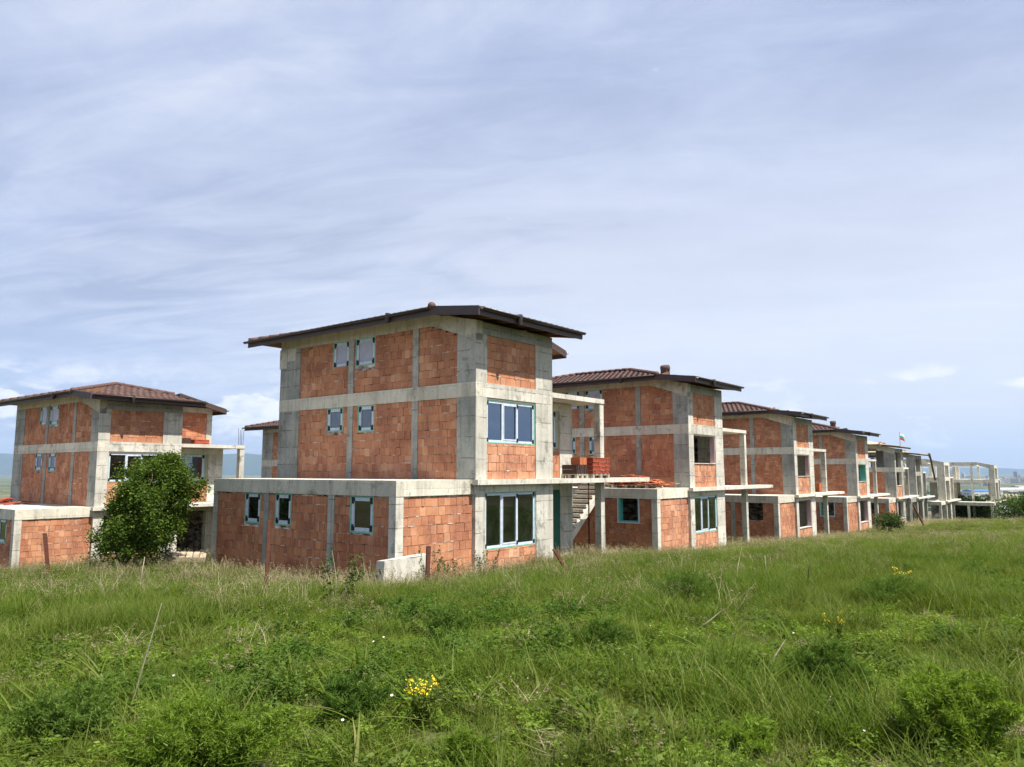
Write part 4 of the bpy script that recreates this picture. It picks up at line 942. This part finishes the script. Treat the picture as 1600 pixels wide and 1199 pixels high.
def add_grass():
    X, Y, S, I, HZ = [], [], [], [], []
    for (y0, y1, dn, sc) in ((3.0, 7, 175, 1.0), (7, 13, 88, 1.08), (13, 26, 42, 1.25), (26, 50, 14, 1.7), (50, 108, 5.5, 2.4)):
        x, y = region(y0, y1, dn); n = len(x)
        tall = .30+.5*vnoise(x, y, .55, 3)+.62*ss(8, 16, y)-.30*ss(2, 10, x-.25*y)-.15*ss(30, 50, y)
        b = bare(x, y); keep = rs.rand(n) > b*.97
        thin = (.5+.5*vnoise(x, y, 1.2, 9)); keep &= ~((thin < .22) & (rs.rand(n) < .75) & (y < 12))
        r = rs.rand(n); fe = .16+.30*np.clip(vnoise(x, y, .9, 15), 0, 1)*(y < 16); pick = np.where(r < .74-fe*.5, rs.randint(0, 5, n), np.where(r < 1-fe, rs.randint(9, 12, n), rs.randint(14, 16, n)))
        t = rs.rand(n) < np.clip(tall-.35, .02, .95); pick = np.where(t, rs.randint(5, 9, n), pick)
        pick = np.where((rs.rand(n) < .010) & (y < 16), rs.randint(12, 14, n), pick); pick = np.where((rs.rand(n) < .03+.10*np.clip(vnoise(x, y, .8, 41), 0, 1)) & (y < 20), rs.choice([16, 17, 18, 19, 20, 19, 20], n), pick)
        pick = np.where((rs.rand(n) < .10*np.clip(vnoise(x, y, .7, 77)-.05, 0, 1)*(y > 6)*(y < 32)), rs.randint(21, 24, n), pick)
        hz = (.70+.7*rs.rand(n))*(.48+.30*np.clip(tall, 0, 1))*(1-.42*band(x, y))*(1-.22*ss(9, 14, y))
        hz = np.where((y > 26), hz*.72/ (sc/1.25)*1.25, hz)
        sx = sc*(.8+.5*rs.rand(n))
        for A, B in ((X, x), (Y, y), (I, pick), (HZ, hz), (S, sx)): A.append(B[keep])
    X, Y, S, I, HZ = map(np.concatenate, (X, Y, S, I, HZ)); n = len(X)
    rot = np.c_[rs.normal(size=n)*.10, rs.normal(size=n)*.10, rs.rand(n)*6.28]
    scatter('grass', GR, np.c_[X, Y, ground(X, Y)-.02], rot, np.c_[S, S, HZ*np.minimum(S, 1.35)], I)
    X, Y, S, I, HZ = [], [], [], [], []
    for (y0, y1, dn, sc) in ((3.0, 8, 26, 1.0), (8, 14, 13, 1.0), (14, 27, 17, 1.1), (27, 50, 7, 1.5), (50, 108, 2.4, 2.2)):
        x, y = region(y0, y1, dn); n = len(x); bd = band(x, y)
        pr = .012*(y > 8)+.008+.42*bd+.09*np.clip(vnoise(x, y, .5, 21), 0, 1)*ss(8, 14, y)+.14*ss(26, 40, y)*np.clip(vnoise(x, y, .12, 5)+.2, 0, 1)
        th = np.maximum(bare(x, y), np.clip(vnoise(x, y, 1.1, 33)+.35*ss(-1, 4, x), 0, 1)*.8)
        r = rs.rand(n); isT = (rs.rand(n) < th) & (y < 14); isS = rs.rand(n) < pr
        keep = isT | isS
        pick = np.where(isT & ~(isS & (rs.rand(n) < .3)), rs.randint(3, 5, n), np.where(rs.rand(n) < .22+.30*bd, rs.randint(0, 3, n), rs.randint(5, 7, n)))
        hz = (.42+.42*rs.rand(n))*np.where(y < 10, .48, .85)*(1-.15*bd)*np.where(y > 27, .62, 1); sx = sc*(.8+.5*rs.rand(n))
        for A, B in ((X, x), (Y, y), (I, pick), (HZ, hz), (S, sx)): A.append(B[keep])
    X, Y, S, I, HZ = map(np.concatenate, (X, Y, S, I, HZ)); n = len(X)
    rot = np.c_[.10+rs.normal(size=n)*.14, rs.normal(size=n)*.14, rs.rand(n)*6.28]
    scatter('dry_grass', DR, np.c_[X, Y, ground(X, Y)-.02], rot, np.c_[S, S, HZ*np.minimum(S, 1.3)], I)
add_grass()

# the leafy round tree, and shrubs: limbs that fork, leaves in clumps round every twig
def woody(name, x, y, label, cat, height, rx, ry, lean, seed, nleaf, leaf, mat, group=None, nlimb=9, low=.06, dz=0.0, clump=.13):
    rs = np.random.RandomState(seed); z0 = g1(x, y)+dz; t = empty(name, (x, y, z0)); tag(t, label, cat, group)
    mb = MB(); tips = []
    prof = lambda s: (np.sin(np.pi*np.clip(s*.74+.26, 0, 1))**.6)
    for i in range(nlimb):
        a = 6.283*i/nlimb+rs.rand()*.5; top = height*(.55+.42*rs.rand()); out_ = .45+.5*rs.rand()
        ex = np.array([rx*out_*math.cos(a)+lean*top/height, ry*out_*math.sin(a), top])
        p1 = ex*np.array([.28, .28, .40]); p2 = ex*np.array([.65, .65, .74])+rs.normal(size=3)*.08
        mb.tube([(rs.normal()*.05, rs.normal()*.05, -.2), tuple(p1), tuple(p2), tuple(ex)], [.05*height/3.5, .038*height/3.5, .022*height/3.5, .006], 6)
        for j in range(16):
            s = .25+.75*rs.rand(); b = ex*s if s > .5 else p1+(p2-p1)*s
            d = np.array([math.cos(a+rs.normal()*1.0)*rx*.42, math.sin(a+rs.normal()*1.0)*ry*.42, rs.normal()*.30*height*.35]); e = b+d*(.5+.7*rs.rand())
            e[2] = max(low*height, e[2]); mb.tube([tuple(b), tuple((b+e)/2+rs.normal(size=3)*.04), tuple(e)], [.014, .009, .004], 4, cap=False); tips.append((b, e))
    # outer clumps that give the outline its bumps
    for j in range(nlimb*16):
        ph = rs.rand()*6.283; s = rs.rand()**.85; w = prof(s)*(.86+.22*rs.rand()); z = (low+s*(.99-low))*height
        c = np.array([rx*w*math.cos(ph)+lean*s, ry*w*math.sin(ph), z]); tips.append((c*np.array([.8, .8, .97]), c))
    mb.build('trunk', M['bark'], t)
    k = len(tips); A = np.array([q[0] for q in tips]); B = np.array([q[1] for q in tips]); cnt = rs.gamma(1.6, 1, k); cnt = np.maximum(4, cnt/cnt.sum()*nleaf).astype(int)
    ii = np.repeat(np.arange(k), cnt); u = rs.rand(len(ii))**.6; csz = clump*(.6+.8*rs.rand(k))
    P = A[ii]*(1-u[:, None])+B[ii]*u[:, None]+rs.normal(size=(len(ii), 3))*csz[ii][:, None]
    P = P[P[:, 2] > .02]; v, f = leaves(rs, P, leaf, .9)
    o = bpy.data.objects.new('crown', mesh_np('crown', v, f, [M[mat]])); COL.objects.link(o); o.parent = t
    return t
TX, TY = pix(188, 0, 23.5)
woody('leafy_tree', TX, TY, 'round leafy green tree growing in front of the left house', 'tree', 3.5, 1.10, 1.15, 1.5, 4, 72000, .076, 'tree_leaf', nlimb=12, low=.01, clump=.12)
x, y = pix(1388, 0, 56.0); woody('shrub', x, y, 'small dark shrub before the far half-built houses', 'shrub', 1.25, .95, .9, .1, 5, 4500, .10, 'shrub_leaf', 'shrubs by the far frames', 6)
x, y = pix(1618, 0, 84.0); woody('shrub', x, y, 'big green shrub at the right edge beyond the field', 'shrub', 3.3, 4.2, 3.2, .2, 6, 12000, .24, 'shrub_leaf', 'shrubs by the far frames', 9, clump=.34, dz=-.5)
x, y = pix(1494, 0, 104.0); woody('shrub', x, y, 'shrub seen through the left bay of the far concrete frame', 'shrub', 3.6, 2.2, 2.0, 0, 7, 5000, .24, 'shrub_leaf', 'shrubs by the far frames', 7, clump=.3)
x, y = pix(1524, 0, 101.0); woody('shrub', x, y, 'shrub seen through the right bay of the far concrete frame', 'shrub', 3.2, 2.4, 2.0, 0, 8, 5000, .24, 'shrub_leaf', 'shrubs by the far frames', 7, clump=.3)

# feathery weeds: many plumes of thread leaves
def feathery(px, d, w, h, label, seed, mat='feather', plumes=60, needles=150, x=None):
    rs = np.random.RandomState(seed); x, y = pix(px, 0, d) if x is None else (x, d); z0 = g1(x, y); parts = []
    t = empty('feathery_weed', (x, y, z0)); tag(t, label, 'weed', 'feathery green weeds'); mb = MB()
    for i in range(plumes):
        a = rs.rand()*6.283; r = math.sqrt(rs.rand()); lob = .78+.30*math.sin(a*3+seed*1.7)+.12*math.sin(a*7+seed); e = np.array([w*.5*r*lob*math.cos(a), w*.5*r*lob*math.sin(a)*.9, h*(.42+.5*math.sqrt(max(0, 1-r*r*.9)))*(.55+.60*rs.rand()**.7)])
        b = np.array([e[0]*.25, e[1]*.25, -.02]); mid = b*.45+e*.55+np.array([0, 0, h*.10])
        mb.tube([tuple(b), tuple(mid), tuple(e)], [.004, .003, .0015], 4, cap=False)
        s = .25+.78*rs.rand(needles); c = np.where(s[:, None] < .55, b+(mid-b)*(s[:, None]/.55), mid+(e-mid)*((s[:, None]-.55)/.45))
        spread = (.042*(1.22-s))[:, None]*(.5+w); P = c+rs.normal(size=(needles, 3))*spread*np.array([1, 1, .7])
        dn = rs.normal(size=(needles, 3)); dn[:, 2] = np.abs(dn[:, 2])*.7+.25; dn /= np.linalg.norm(dn, axis=1)[:, None]
        sd = np.cross(dn, rs.normal(size=(needles, 3))); sd /= np.linalg.norm(sd, axis=1)[:, None]
        L = (.022+.030*rs.rand(needles))[:, None]; W = .0040
        parts.append((np.stack([P-sd*W, P+sd*W, P+dn*L], 1).reshape(-1, 3), (np.arange(needles)*3)[:, None]+np.array([[0, 1, 2, 2]])))
    mb.build('stem', M[mat], t); v, f = join(parts); o = bpy.data.objects.new('foliage', mesh_np('foliage', v, f, [M[mat]])); COL.objects.link(o); o.parent = t
    return t
feathery(292, 4.55, 1.02, .40, 'wide pale feathery weed at the bottom left, partly cut by the picture edge', 1, 'feather', 150, 260)
feathery(1497, 4.85, .80, .52, 'tall bright feathery weed at the bottom right corner', 2, 'feather', 150, 300)
feathery(1300, 6.15, .74, .40, 'dark feathery weed right of centre, above the short pale stake', 3, 'feather_dark', 100, 260)
feathery(545, 5.6, .55, .30, 'dark feathery weed left of the yellow flowers', 4, 'feather_dark', 60, 180)
feathery(725, 4.65, .34, .24, 'small feathery weed below the yellow flowers', 5, 'feather', 40, 170)
feathery(100, 5.3, .8, .34, 'broad feathery weed in the bottom left corner, left of the widest one', 6, 'feather_dark', 80, 200)
feathery(700, 9.2, .85, .42, 'dark feathery weed in the middle of the field below the reddish post', 7, 'feather_dark', 70, 170)
feathery(1070, 12.2, 1.4, .55, 'dark clump of feathery weed below the second house', 8, 'feather_dark', 80, 170)
feathery(1400, 11.6, 1.5, .45, 'feathery weed under the distant yellow flowers', 9, 'feather_dark', 80, 170)
feathery(940, 8.2, .8, .34, 'feathery weed in the middle of the field, right of centre', 10, 'feather_dark', 60, 170)
feathery(1180, 4.75, .45, .22, 'low feathery weed between the bare earth and the bright corner weed', 11, 'feather', 45, 160)

def yellow_plant(px, d, w, h, n, label, seed):
    rs = np.random.RandomState(seed); x, y = pix(px, 0, d); z0 = g1(x, y); t = empty('yellow_flower', (x, y, z0)); tag(t, label, 'flower', 'yellow wildflowers')
    st = MB(); fl = []; lf = []
    for i in range(n):
        a = rs.rand()*6.283; r = .5*w*math.sqrt(rs.rand()); e = np.array([r*math.cos(a), r*math.sin(a)*.7, h*(.72+.3*rs.rand())]); b = np.array([e[0]*.3, e[1]*.3, -.02]); m = (b+e)/2+np.array([0, 0, .03])
        st.tube([tuple(b), tuple(m), tuple(e)], [.004, .003, .002], 5, cap=False)
        fl.append(e+rs.normal(size=(11, 3))*np.array([.016, .016, .013])); lf.append(b+(e-b)*rs.rand(14)[:, None]*.75+rs.normal(size=(14, 3))*.015)
    st.build('stem', M['herb'], t)
    for nm, P, s, m in (('blossom', np.concatenate(fl), .020, 'yellow'), ('leaf', np.concatenate(lf), .045, 'herb')):
        v, f = leaves(rs, P, s, 1.5); o = bpy.data.objects.new(nm, mesh_np(nm, v, f, [M[m]])); COL.objects.link(o); o.parent = t
    return t
yellow_plant(660, 5.55, .25, .33, 15, 'bright yellow wildflower clump in the middle foreground', 1)
yellow_plant(1412, 11.9, .40, .50, 9, 'yellow wildflower clump on the right side, the farther one', 2)
yellow_plant(1312, 8.4, .30, .32, 5, 'sparse yellow wildflowers above the dark feathery weed at right', 3)
# little white flowers
d0 = empty('white_flower', (0, 0, 0)); tag(d0, 'tiny white flower on a short stem in the grass', 'flower', 'tiny white wildflowers')
MB().tube([(0, 0, 0), (.01, 0, .12), (.015, 0, .2)], .0025, 4).build('stem', M['herb'], d0); mb = MB()
for i in range(9):
    a = 6.283*i/9; c, s = math.cos(a), math.sin(a); mb.add([(.015, 0, .2), (.015+.012*c-.005*s, .012*s+.005*c, .205), (.015+.019*c, .019*s, .203), (.015+.012*c+.005*s, .012*s-.005*c, .205)], [(0, 1, 2, 3)])
mb.build('blossom', M['petal'], d0)
rs2 = random.Random(3); spots = [(975, 7.6), (985, 7.4), (1070, 7.0), (1092, 5.9), (530, 5.3), (612, 5.9), (1390, 5.2), (1555, 5.6), (590, 8.3), (596, 8.6), (1010, 9.1), (270, 7.0), (20, 5.6), (1345, 4.9), (825, 6.6), (1240, 8.6)]
for i, (px, d) in enumerate(spots):
    x, y = pix(px, 0, d); r = d0
    if i:
        r = d0.copy(); COL.objects.link(r)
        for ch in d0.children:
            c = ch.copy(); COL.objects.link(c); c.parent = r
    r.location = (x, y, g1(x, y)); r.rotation_euler = (.5, rs2.uniform(-.2, .2), rs2.uniform(-.6, .6)); k = rs2.uniform(.45, .75); r.scale = (k, k, k*1.1)

# tall weeds at the foot of the nearest house
def tall_weed(px, d, h, n, label, seed):
    rs = np.random.RandomState(seed); x, y = pix(px, 0, d); z0 = g1(x, y); t = empty('tall_weed', (x, y, z0)); tag(t, label, 'weed', 'tall weeds by the nearest house'); st = MB(); L = []
    for i in range(n):
        b = np.array([rs.normal()*.10, rs.normal()*.10, -.03]); e = np.array([b[0]*2.2+rs.normal()*.08, b[1]*2+rs.normal()*.08, h*(.6+.45*rs.rand())]); m = (b+e)/2+rs.normal(size=3)*.03
        st.tube([tuple(b), tuple(m), tuple(e)], [.008, .006, .003], 5, cap=False); q = rs.rand(60)
        L.append(b+(e-b)*q[:, None]+rs.normal(size=(60, 3))*np.array([.07, .07, .03])*(1.15-q)[:, None])
    st.build('stem', M['straw_stick'], t); v, f = leaves(rs, np.concatenate(L), .06, .8); o = bpy.data.objects.new('leaf', mesh_np('leaf', v, f, [M['weed']])); COL.objects.link(o); o.parent = t
tall_weed(672, 19.3, 1.05, 9, 'tall leafy weed behind the short reddish post', 1)
tall_weed(706, 20.6, .85, 7, 'tall leafy weed before the bright brick panel, right of the reddish post', 2)
tall_weed(757, 20.9, .75, 6, 'tall leafy weed at the foot of the nearest house\'s corner column', 3)
tall_weed(569, 18.3, .75, 7, 'tall leafy weed at the left end of the concrete block', 4)
tall_weed(533, 13.2, .95, 8, 'tall leafy weed in the open meadow left of the concrete block', 5)

# ------------------------------------------------------------------ the plain: city, sheds, village
M['bld'] = mat_plain('city_render', (.52, .50, .47), .9, .2, .05); M['bld2'] = mat_plain('city_panel', (.40, .37, .34), .9, .2, .05); M['bwin'] = mat_plain('city_window', (.10, .11, .13), .4, .1)
M['shed_white'] = mat_plain('shed_white', (.72, .72, .70), .7, .1, .05); M['shed_blue'] = mat_plain('shed_blue', (.05, .14, .38), .7, .1, .05); M['silo'] = mat_plain('silo_tan', (.46, .36, .20), .8, .1, .1); M['roof_red'] = mat_plain('far_red_roof', (.36, .12, .07), .9, .2, .2)
def block(w, d, h, seed):
    mb = MB(); mb.box(-w/2, w/2, -d/2, d/2, 0, h); mb.box(-w*.15, w*.15, -d*.2, d*.2, h, h+3.5)
    fl = int(h/3); 
    for k in range(1, fl):
        mb.box(-w/2+1, w/2-1, -d/2-.15, -d/2-.02, k*3, k*3+1.5, 1)
    return mb
bl = [block(22, 14, 36, 1), block(40, 13, 26, 2), block(18, 18, 54, 3), block(60, 14, 24, 4)]
cproto = [None]*8; rs3 = random.Random(21)
for i in range(110):
    d = rs3.uniform(4700, 7600); px = rs3.uniform(1455, 1680) if i < 80 else rs3.uniform(1380, 1480); x = (px-800)/1178*d; k = i % 8
    if cproto[k] is None:
        o = bl[k % 4].build('apartment_block', [M['bld' if k < 4 else 'bld2'], M['bwin']]); cproto[k] = o
    else: o = cproto[k].copy(); COL.objects.link(o)
    o.location = (x, d, g1(x, d)-.5); o.rotation_euler.z = rs3.uniform(-.5, .5); s = rs3.uniform(.8, 1.45); o.scale = (s, s, s*rs3.uniform(.8, 1.3))
    tag(o, 'pale apartment block in the hazy city on the plain', 'building', 'apartment blocks of the distant city')
for px, d, w, dp, h, m, lab in ((1590, 1750, 150, 60, 9, 'shed_white', 'long white-roofed shed on the plain at the right edge'), (1512, 1900, 70, 50, 8, 'shed_white', 'white-roofed shed on the plain seen through the far concrete frame'), (1527, 2900, 120, 70, 16, 'shed_blue', 'blue-roofed shed on the plain beyond the far concrete frame'), (1486, 2950, 100, 50, 12, 'shed_white', 'pale shed left of the blue-roofed one on the plain'), (1570, 3400, 190, 60, 11, 'shed_white', 'long pale shed below the distant city'), (1600, 3900, 160, 50, 12, 'bld2', 'grey shed below the distant city at the right edge')):
    x = (px-800)/1178*d; mb = MB(); mb.box(-w/2, w/2, -dp/2, dp/2, -2, h); mb.prism([(-w/2-1, -dp/2-1, h), (-w/2-1, dp/2+1, h), (-w/2-1, 0, h+dp*.10)], [(w/2+1, -dp/2-1, h), (w/2+1, dp/2+1, h), (w/2+1, 0, h+dp*.10)], 1)
    o = mb.build('industrial_shed', [M['bld'], M[m]]); o.location = (x, d, g1(x, d)); o.rotation_euler.z = .12; tag(o, lab, 'shed', 'sheds on the plain')
s0 = None
for i in range(5):
    d = 2250; x = (1563+i*5.6-800)/1178*d
    if s0 is None:
        mb = MB(); mb.tube([(0, 0, -1), (0, 0, 22), (0, 0, 25)], [4.2, 4.2, 1.2], 14); s0 = o = mb.build('silo', M['silo'], None, True)
    else: o = s0.copy(); COL.objects.link(o)
    o.location = (x, d, g1(x, d)); o.scale.z = 1 if i < 4 else .9
    tag(o, ('tan silo on the plain, first from the left of its row', 'tan silo on the plain, second from the left of its row', 'tan silo on the plain, in the middle of its row', 'tan silo on the plain, fourth from the left of its row', 'tan silo on the plain, rightmost of its row')[i], 'silo', 'tan silos on the plain')
vp = None
for i in range(14):
    d = rs3.uniform(1500, 2600); px = rs3.uniform(-70, 14) if i < 12 else rs3.uniform(0, 10); x = (px-800)/1178*d
    if vp is None:
        mb = MB(); mb.box(-7, 7, -5, 5, -1, 6); mb.prism([(-7.5, -5.6, 6), (-7.5, 5.6, 6), (-7.5, 0, 9.5)], [(7.5, -5.6, 6), (7.5, 5.6, 6), (7.5, 0, 9.5)], 1); vp = o = mb.build('village_house', [M['shed_white'], M['roof_red']])
    else: o = vp.copy(); COL.objects.link(o)
    o.location = (x, d, g1(x, d)); o.rotation_euler.z = rs3.uniform(-1, 1); o.scale = [rs3.uniform(.9, 1.5)]*3
    tag(o, 'white village house with a red roof on the plain at the left edge', 'house', 'village houses on the plain')
# far woods on the plain, read as one dark mass each
rs4 = np.random.RandomState(9); V = []; F = []; o_ = 0
for i in range(900):
    d = rs4.uniform(700, 3600); px = rs4.uniform(1380, 1660) if i < 620 else rs4.uniform(-60, 460); x = (px-800)/1178*d; z = float(ground(np.array([x]), np.array([d]))[0]); s = rs4.uniform(4, 9)
    n = 40; P = rs4.normal(size=(n, 3)); P /= np.linalg.norm(P, axis=1)[:, None]; P *= (s*(.5+.5*rs4.rand(n)))[:, None]; P[:, 0] *= 1.8; P[:, 2] = np.abs(P[:, 2])*.8
    v, f = leaves(rs4, P+np.array([x, d, z]), s*.9, .5); V.append(v); F.append(f+o_); o_ += len(v)
o = bpy.data.objects.new('far_woods', mesh_np('far_woods', np.concatenate(V), np.concatenate(F), [mat_leaf('far_wood_leaf', [(.2, (.05, .075, .025)), (.6, (.09, .085, .04)), (.9, (.14, .10, .06))], .2)])); COL.objects.link(o); tag(o, kind='stuff')

# ------------------------------------------------------------------ air
hz = MB().box(-29500, 29500, -850, 28900, -100, 1050).build('haze', []); tag(hz, kind='stuff')
m, nt = new_mat('haze_air'); pv = N(nt, 'ShaderNodeVolumePrincipled'); pv.inputs['Color'].default_value = (.52, .72, 1, 1); pv.inputs['Density'].default_value = 4e-5; pv.inputs['Anisotropy'].default_value = .1
nt.links.new(pv.outputs[0], N(nt, 'ShaderNodeOutputMaterial').inputs['Volume']); hz.data.materials.append(m)

# ------------------------------------------------------------------ light and sky
SUN_EL = R(61); a = R(2.0)        # sun stands square to the house fronts, a touch off their long sides
fx, fy = math.cos(TH), -math.sin(TH); ux, uy = math.sin(TH), math.cos(TH)
sx, sy = fx*math.cos(a)+ux*math.sin(a), fy*math.cos(a)+uy*math.sin(a)
sd = Vector((sx*math.cos(SUN_EL), sy*math.cos(SUN_EL), math.sin(SUN_EL)))
ld = bpy.data.lights.new('sun', 'SUN'); ld.energy = 4.3; ld.angle = R(.6); ld.color = (1, .95, .87)
lo = bpy.data.objects.new('sun', ld); COL.objects.link(lo); lo.rotation_euler = sd.to_track_quat('Z', 'Y').to_euler(); lo.location = (0, 0, 60)
w = bpy.data.worlds.new('World'); SC.world = w; w.use_nodes = True; nt = w.node_tree; nt.nodes.clear()
sky = N(nt, 'ShaderNodeTexSky'); sky.sky_type = 'NISHITA'; sky.sun_disc = False; sky.sun_elevation = SUN_EL; sky.sun_rotation = math.atan2(sx, sy); sky.dust_density = 1.5; sky.ozone_density = 1.5
bg1 = N(nt, 'ShaderNodeBackground'); nt.links.new(sky.outputs[0], bg1.inputs[0]); bg1.inputs[1].default_value = .068
dirv = N(nt, 'ShaderNodeTexCoord').outputs['Generated']; sx_, sy_, sz_ = sep(nt, dirv)
zc = math_(nt, 'ADD', math_(nt, 'MAXIMUM', sz_, 0.0), .10)
cv = N(nt, 'ShaderNodeCombineXYZ'); nt.links.new(math_(nt, 'DIVIDE', sx_, zc), cv.inputs[0]); nt.links.new(math_(nt, 'DIVIDE', sy_, zc), cv.inputs[1])
rot = N(nt, 'ShaderNodeMapping'); nt.links.new(cv.outputs[0], rot.inputs[0]); rot.inputs['Rotation'].default_value = (0, 0, R(14))
P0 = rot.outputs[0]
big = noise(nt, vscale(nt, P0, (.40, .80, 1), (3.1, 1.7, 0)), 1.0, 4, .5, .6)         # broad veils
fine = noise(nt, vscale(nt, P0, (.75, 1.9, 1), (.3, 5.2, 0)), 1.7, 8, .62, .8)          # combed streaks
rip = noise(nt, vscale(nt, P0, (1.3, 1.6, 1)), 3.0, 7, .62, .6)
dens = math_(nt, 'ADD', math_(nt, 'MULTIPLY', big, .58), math_(nt, 'ADD', math_(nt, 'MULTIPLY', fine, .30), math_(nt, 'MULTIPLY', rip, .16)))
cloudc = ramp(nt, dens, [(.36, (.37, .425, .61)), (.46, (.45, .51, .715)), (.54, (.555, .62, .82)), (.61, (.70, .75, .90)), (.70, (.86, .88, .96))])
lowb = math_(nt, 'MULTIPLY', ramp(nt, sz_, [(.01, .85), (.10, 1), (.28, .75), (.48, 0)]), ramp(nt, math_(nt, 'ADD', math_(nt, 'MULTIPLY', sx_, .8), fine), [(.05, .15), (.5, 1)]))
cloudc = mixc(nt, math_(nt, 'MULTIPLY', lowb, .80), cloudc, (.86, .885, .97))            # whiter veil lower down, away to the right
leftm = N(nt, 'ShaderNodeMath', operation='MULTIPLY'); nt.links.new(ramp(nt, math_(nt, 'ADD', math_(nt, 'MULTIPLY', sx_, -1), -.15), [(0, 0), (.35, 1)]), leftm.inputs[0]); nt.links.new(ramp(nt, sz_, [(.02, .3), (.09, 1), (.21, 0)]), leftm.inputs[1])
cloudc = mixc(nt, math_(nt, 'MULTIPLY', leftm.outputs[0], .55), cloudc, (.43, .55, .84))  # clear blue gap low on the left
bg2 = N(nt, 'ShaderNodeBackground'); nt.links.new(cloudc, bg2.inputs[0]); bg2.inputs[1].default_value = .525
# low cumulus along the horizon
az = N(nt, 'ShaderNodeCombineXYZ'); nt.links.new(sx_, az.inputs[0]); nt.links.new(sy_, az.inputs[1]); nt.links.new(math_(nt, 'MULTIPLY', sz_, 2.4), az.inputs[2])
cum = noise(nt, az.outputs[0], 8.0, 8, .60, .3)
wind = math_(nt, 'MULTIPLY', ramp(nt, sz_, [(.012, 0), (.035, 1)]), ramp(nt, sz_, [(.085, 1), (.14, 0)]))
cm = math_(nt, 'MULTIPLY', ramp(nt, cum, [(.545, 0), (.62, 1)]), wind)
def blob(x0, z0, w, h_):
    e = math_(nt, 'ADD', math_(nt, 'POWER', math_(nt, 'ABSOLUTE', math_(nt, 'DIVIDE', math_(nt, 'SUBTRACT', sx_, x0), w)), 2.0), math_(nt, 'POWER', math_(nt, 'ABSOLUTE', math_(nt, 'DIVIDE', math_(nt, 'SUBTRACT', sz_, z0), h_)), 2.0))
    b = math_(nt, 'SUBTRACT', 1.0, e, clamp=True)
    return ramp(nt, math_(nt, 'ADD', b, math_(nt, 'MULTIPLY', math_(nt, 'SUBTRACT', noise(nt, az.outputs[0], 26, 6, .6), .5), 1.5)), [(.36, 0), (.55, 1)])
puff = math_(nt, 'MAXIMUM', blob(-.326, .080, .055, .020), math_(nt, 'MAXIMUM', blob(-.565, .074, .03, .022), blob(-.295, .066, .05, .010)))
cm = math_(nt, 'MAXIMUM', cm, math_(nt, 'MULTIPLY', puff, 1.25), clamp=True)
ccol = ramp(nt, noise(nt, az.outputs[0], 30, 5, .6), [(.38, (.66, .70, .84)), (.58, (.97, .95, .95))])
bg3 = N(nt, 'ShaderNodeBackground'); nt.links.new(ccol, bg3.inputs[0]); bg3.inputs[1].default_value = .66
mx = N(nt, 'ShaderNodeMixShader'); mx.inputs[0].default_value = .82; nt.links.new(bg1.outputs[0], mx.inputs[1]); nt.links.new(bg2.outputs[0], mx.inputs[2])
mx2 = N(nt, 'ShaderNodeMixShader'); nt.links.new(math_(nt, 'MULTIPLY', cm, .7), mx2.inputs[0]); nt.links.new(mx.outputs[0], mx2.inputs[1]); nt.links.new(bg3.outputs[0], mx2.inputs[2])
nt.links.new(mx2.outputs[0], N(nt, 'ShaderNodeOutputWorld').inputs[0])

# ------------------------------------------------------------------ camera
cd = bpy.data.cameras.new('camera'); cam = bpy.data.objects.new('camera', cd); COL.objects.link(cam); SC.camera = cam
cd.sensor_width = 36; cd.sensor_fit = 'HORIZONTAL'; cd.lens = 36*1177.6/1600; cd.clip_start = .1; cd.clip_end = 80000
cam.location = (0, 0, ZO); cam.rotation_euler = (R(90+6.635), 0, 0)
SC.view_settings.view_transform = 'Standard'; SC.view_settings.look = 'None'; SC.view_settings.exposure = 1.10; SC.view_settings.gamma = 1
SC.cycles.max_bounces = 8; SC.cycles.diffuse_bounces = 3; SC.cycles.glossy_bounces = 3; SC.cycles.transmission_bounces = 4; SC.cycles.transparent_max_bounces = 12; SC.cycles.volume_bounces = 0
SC.cycles.use_denoising = True
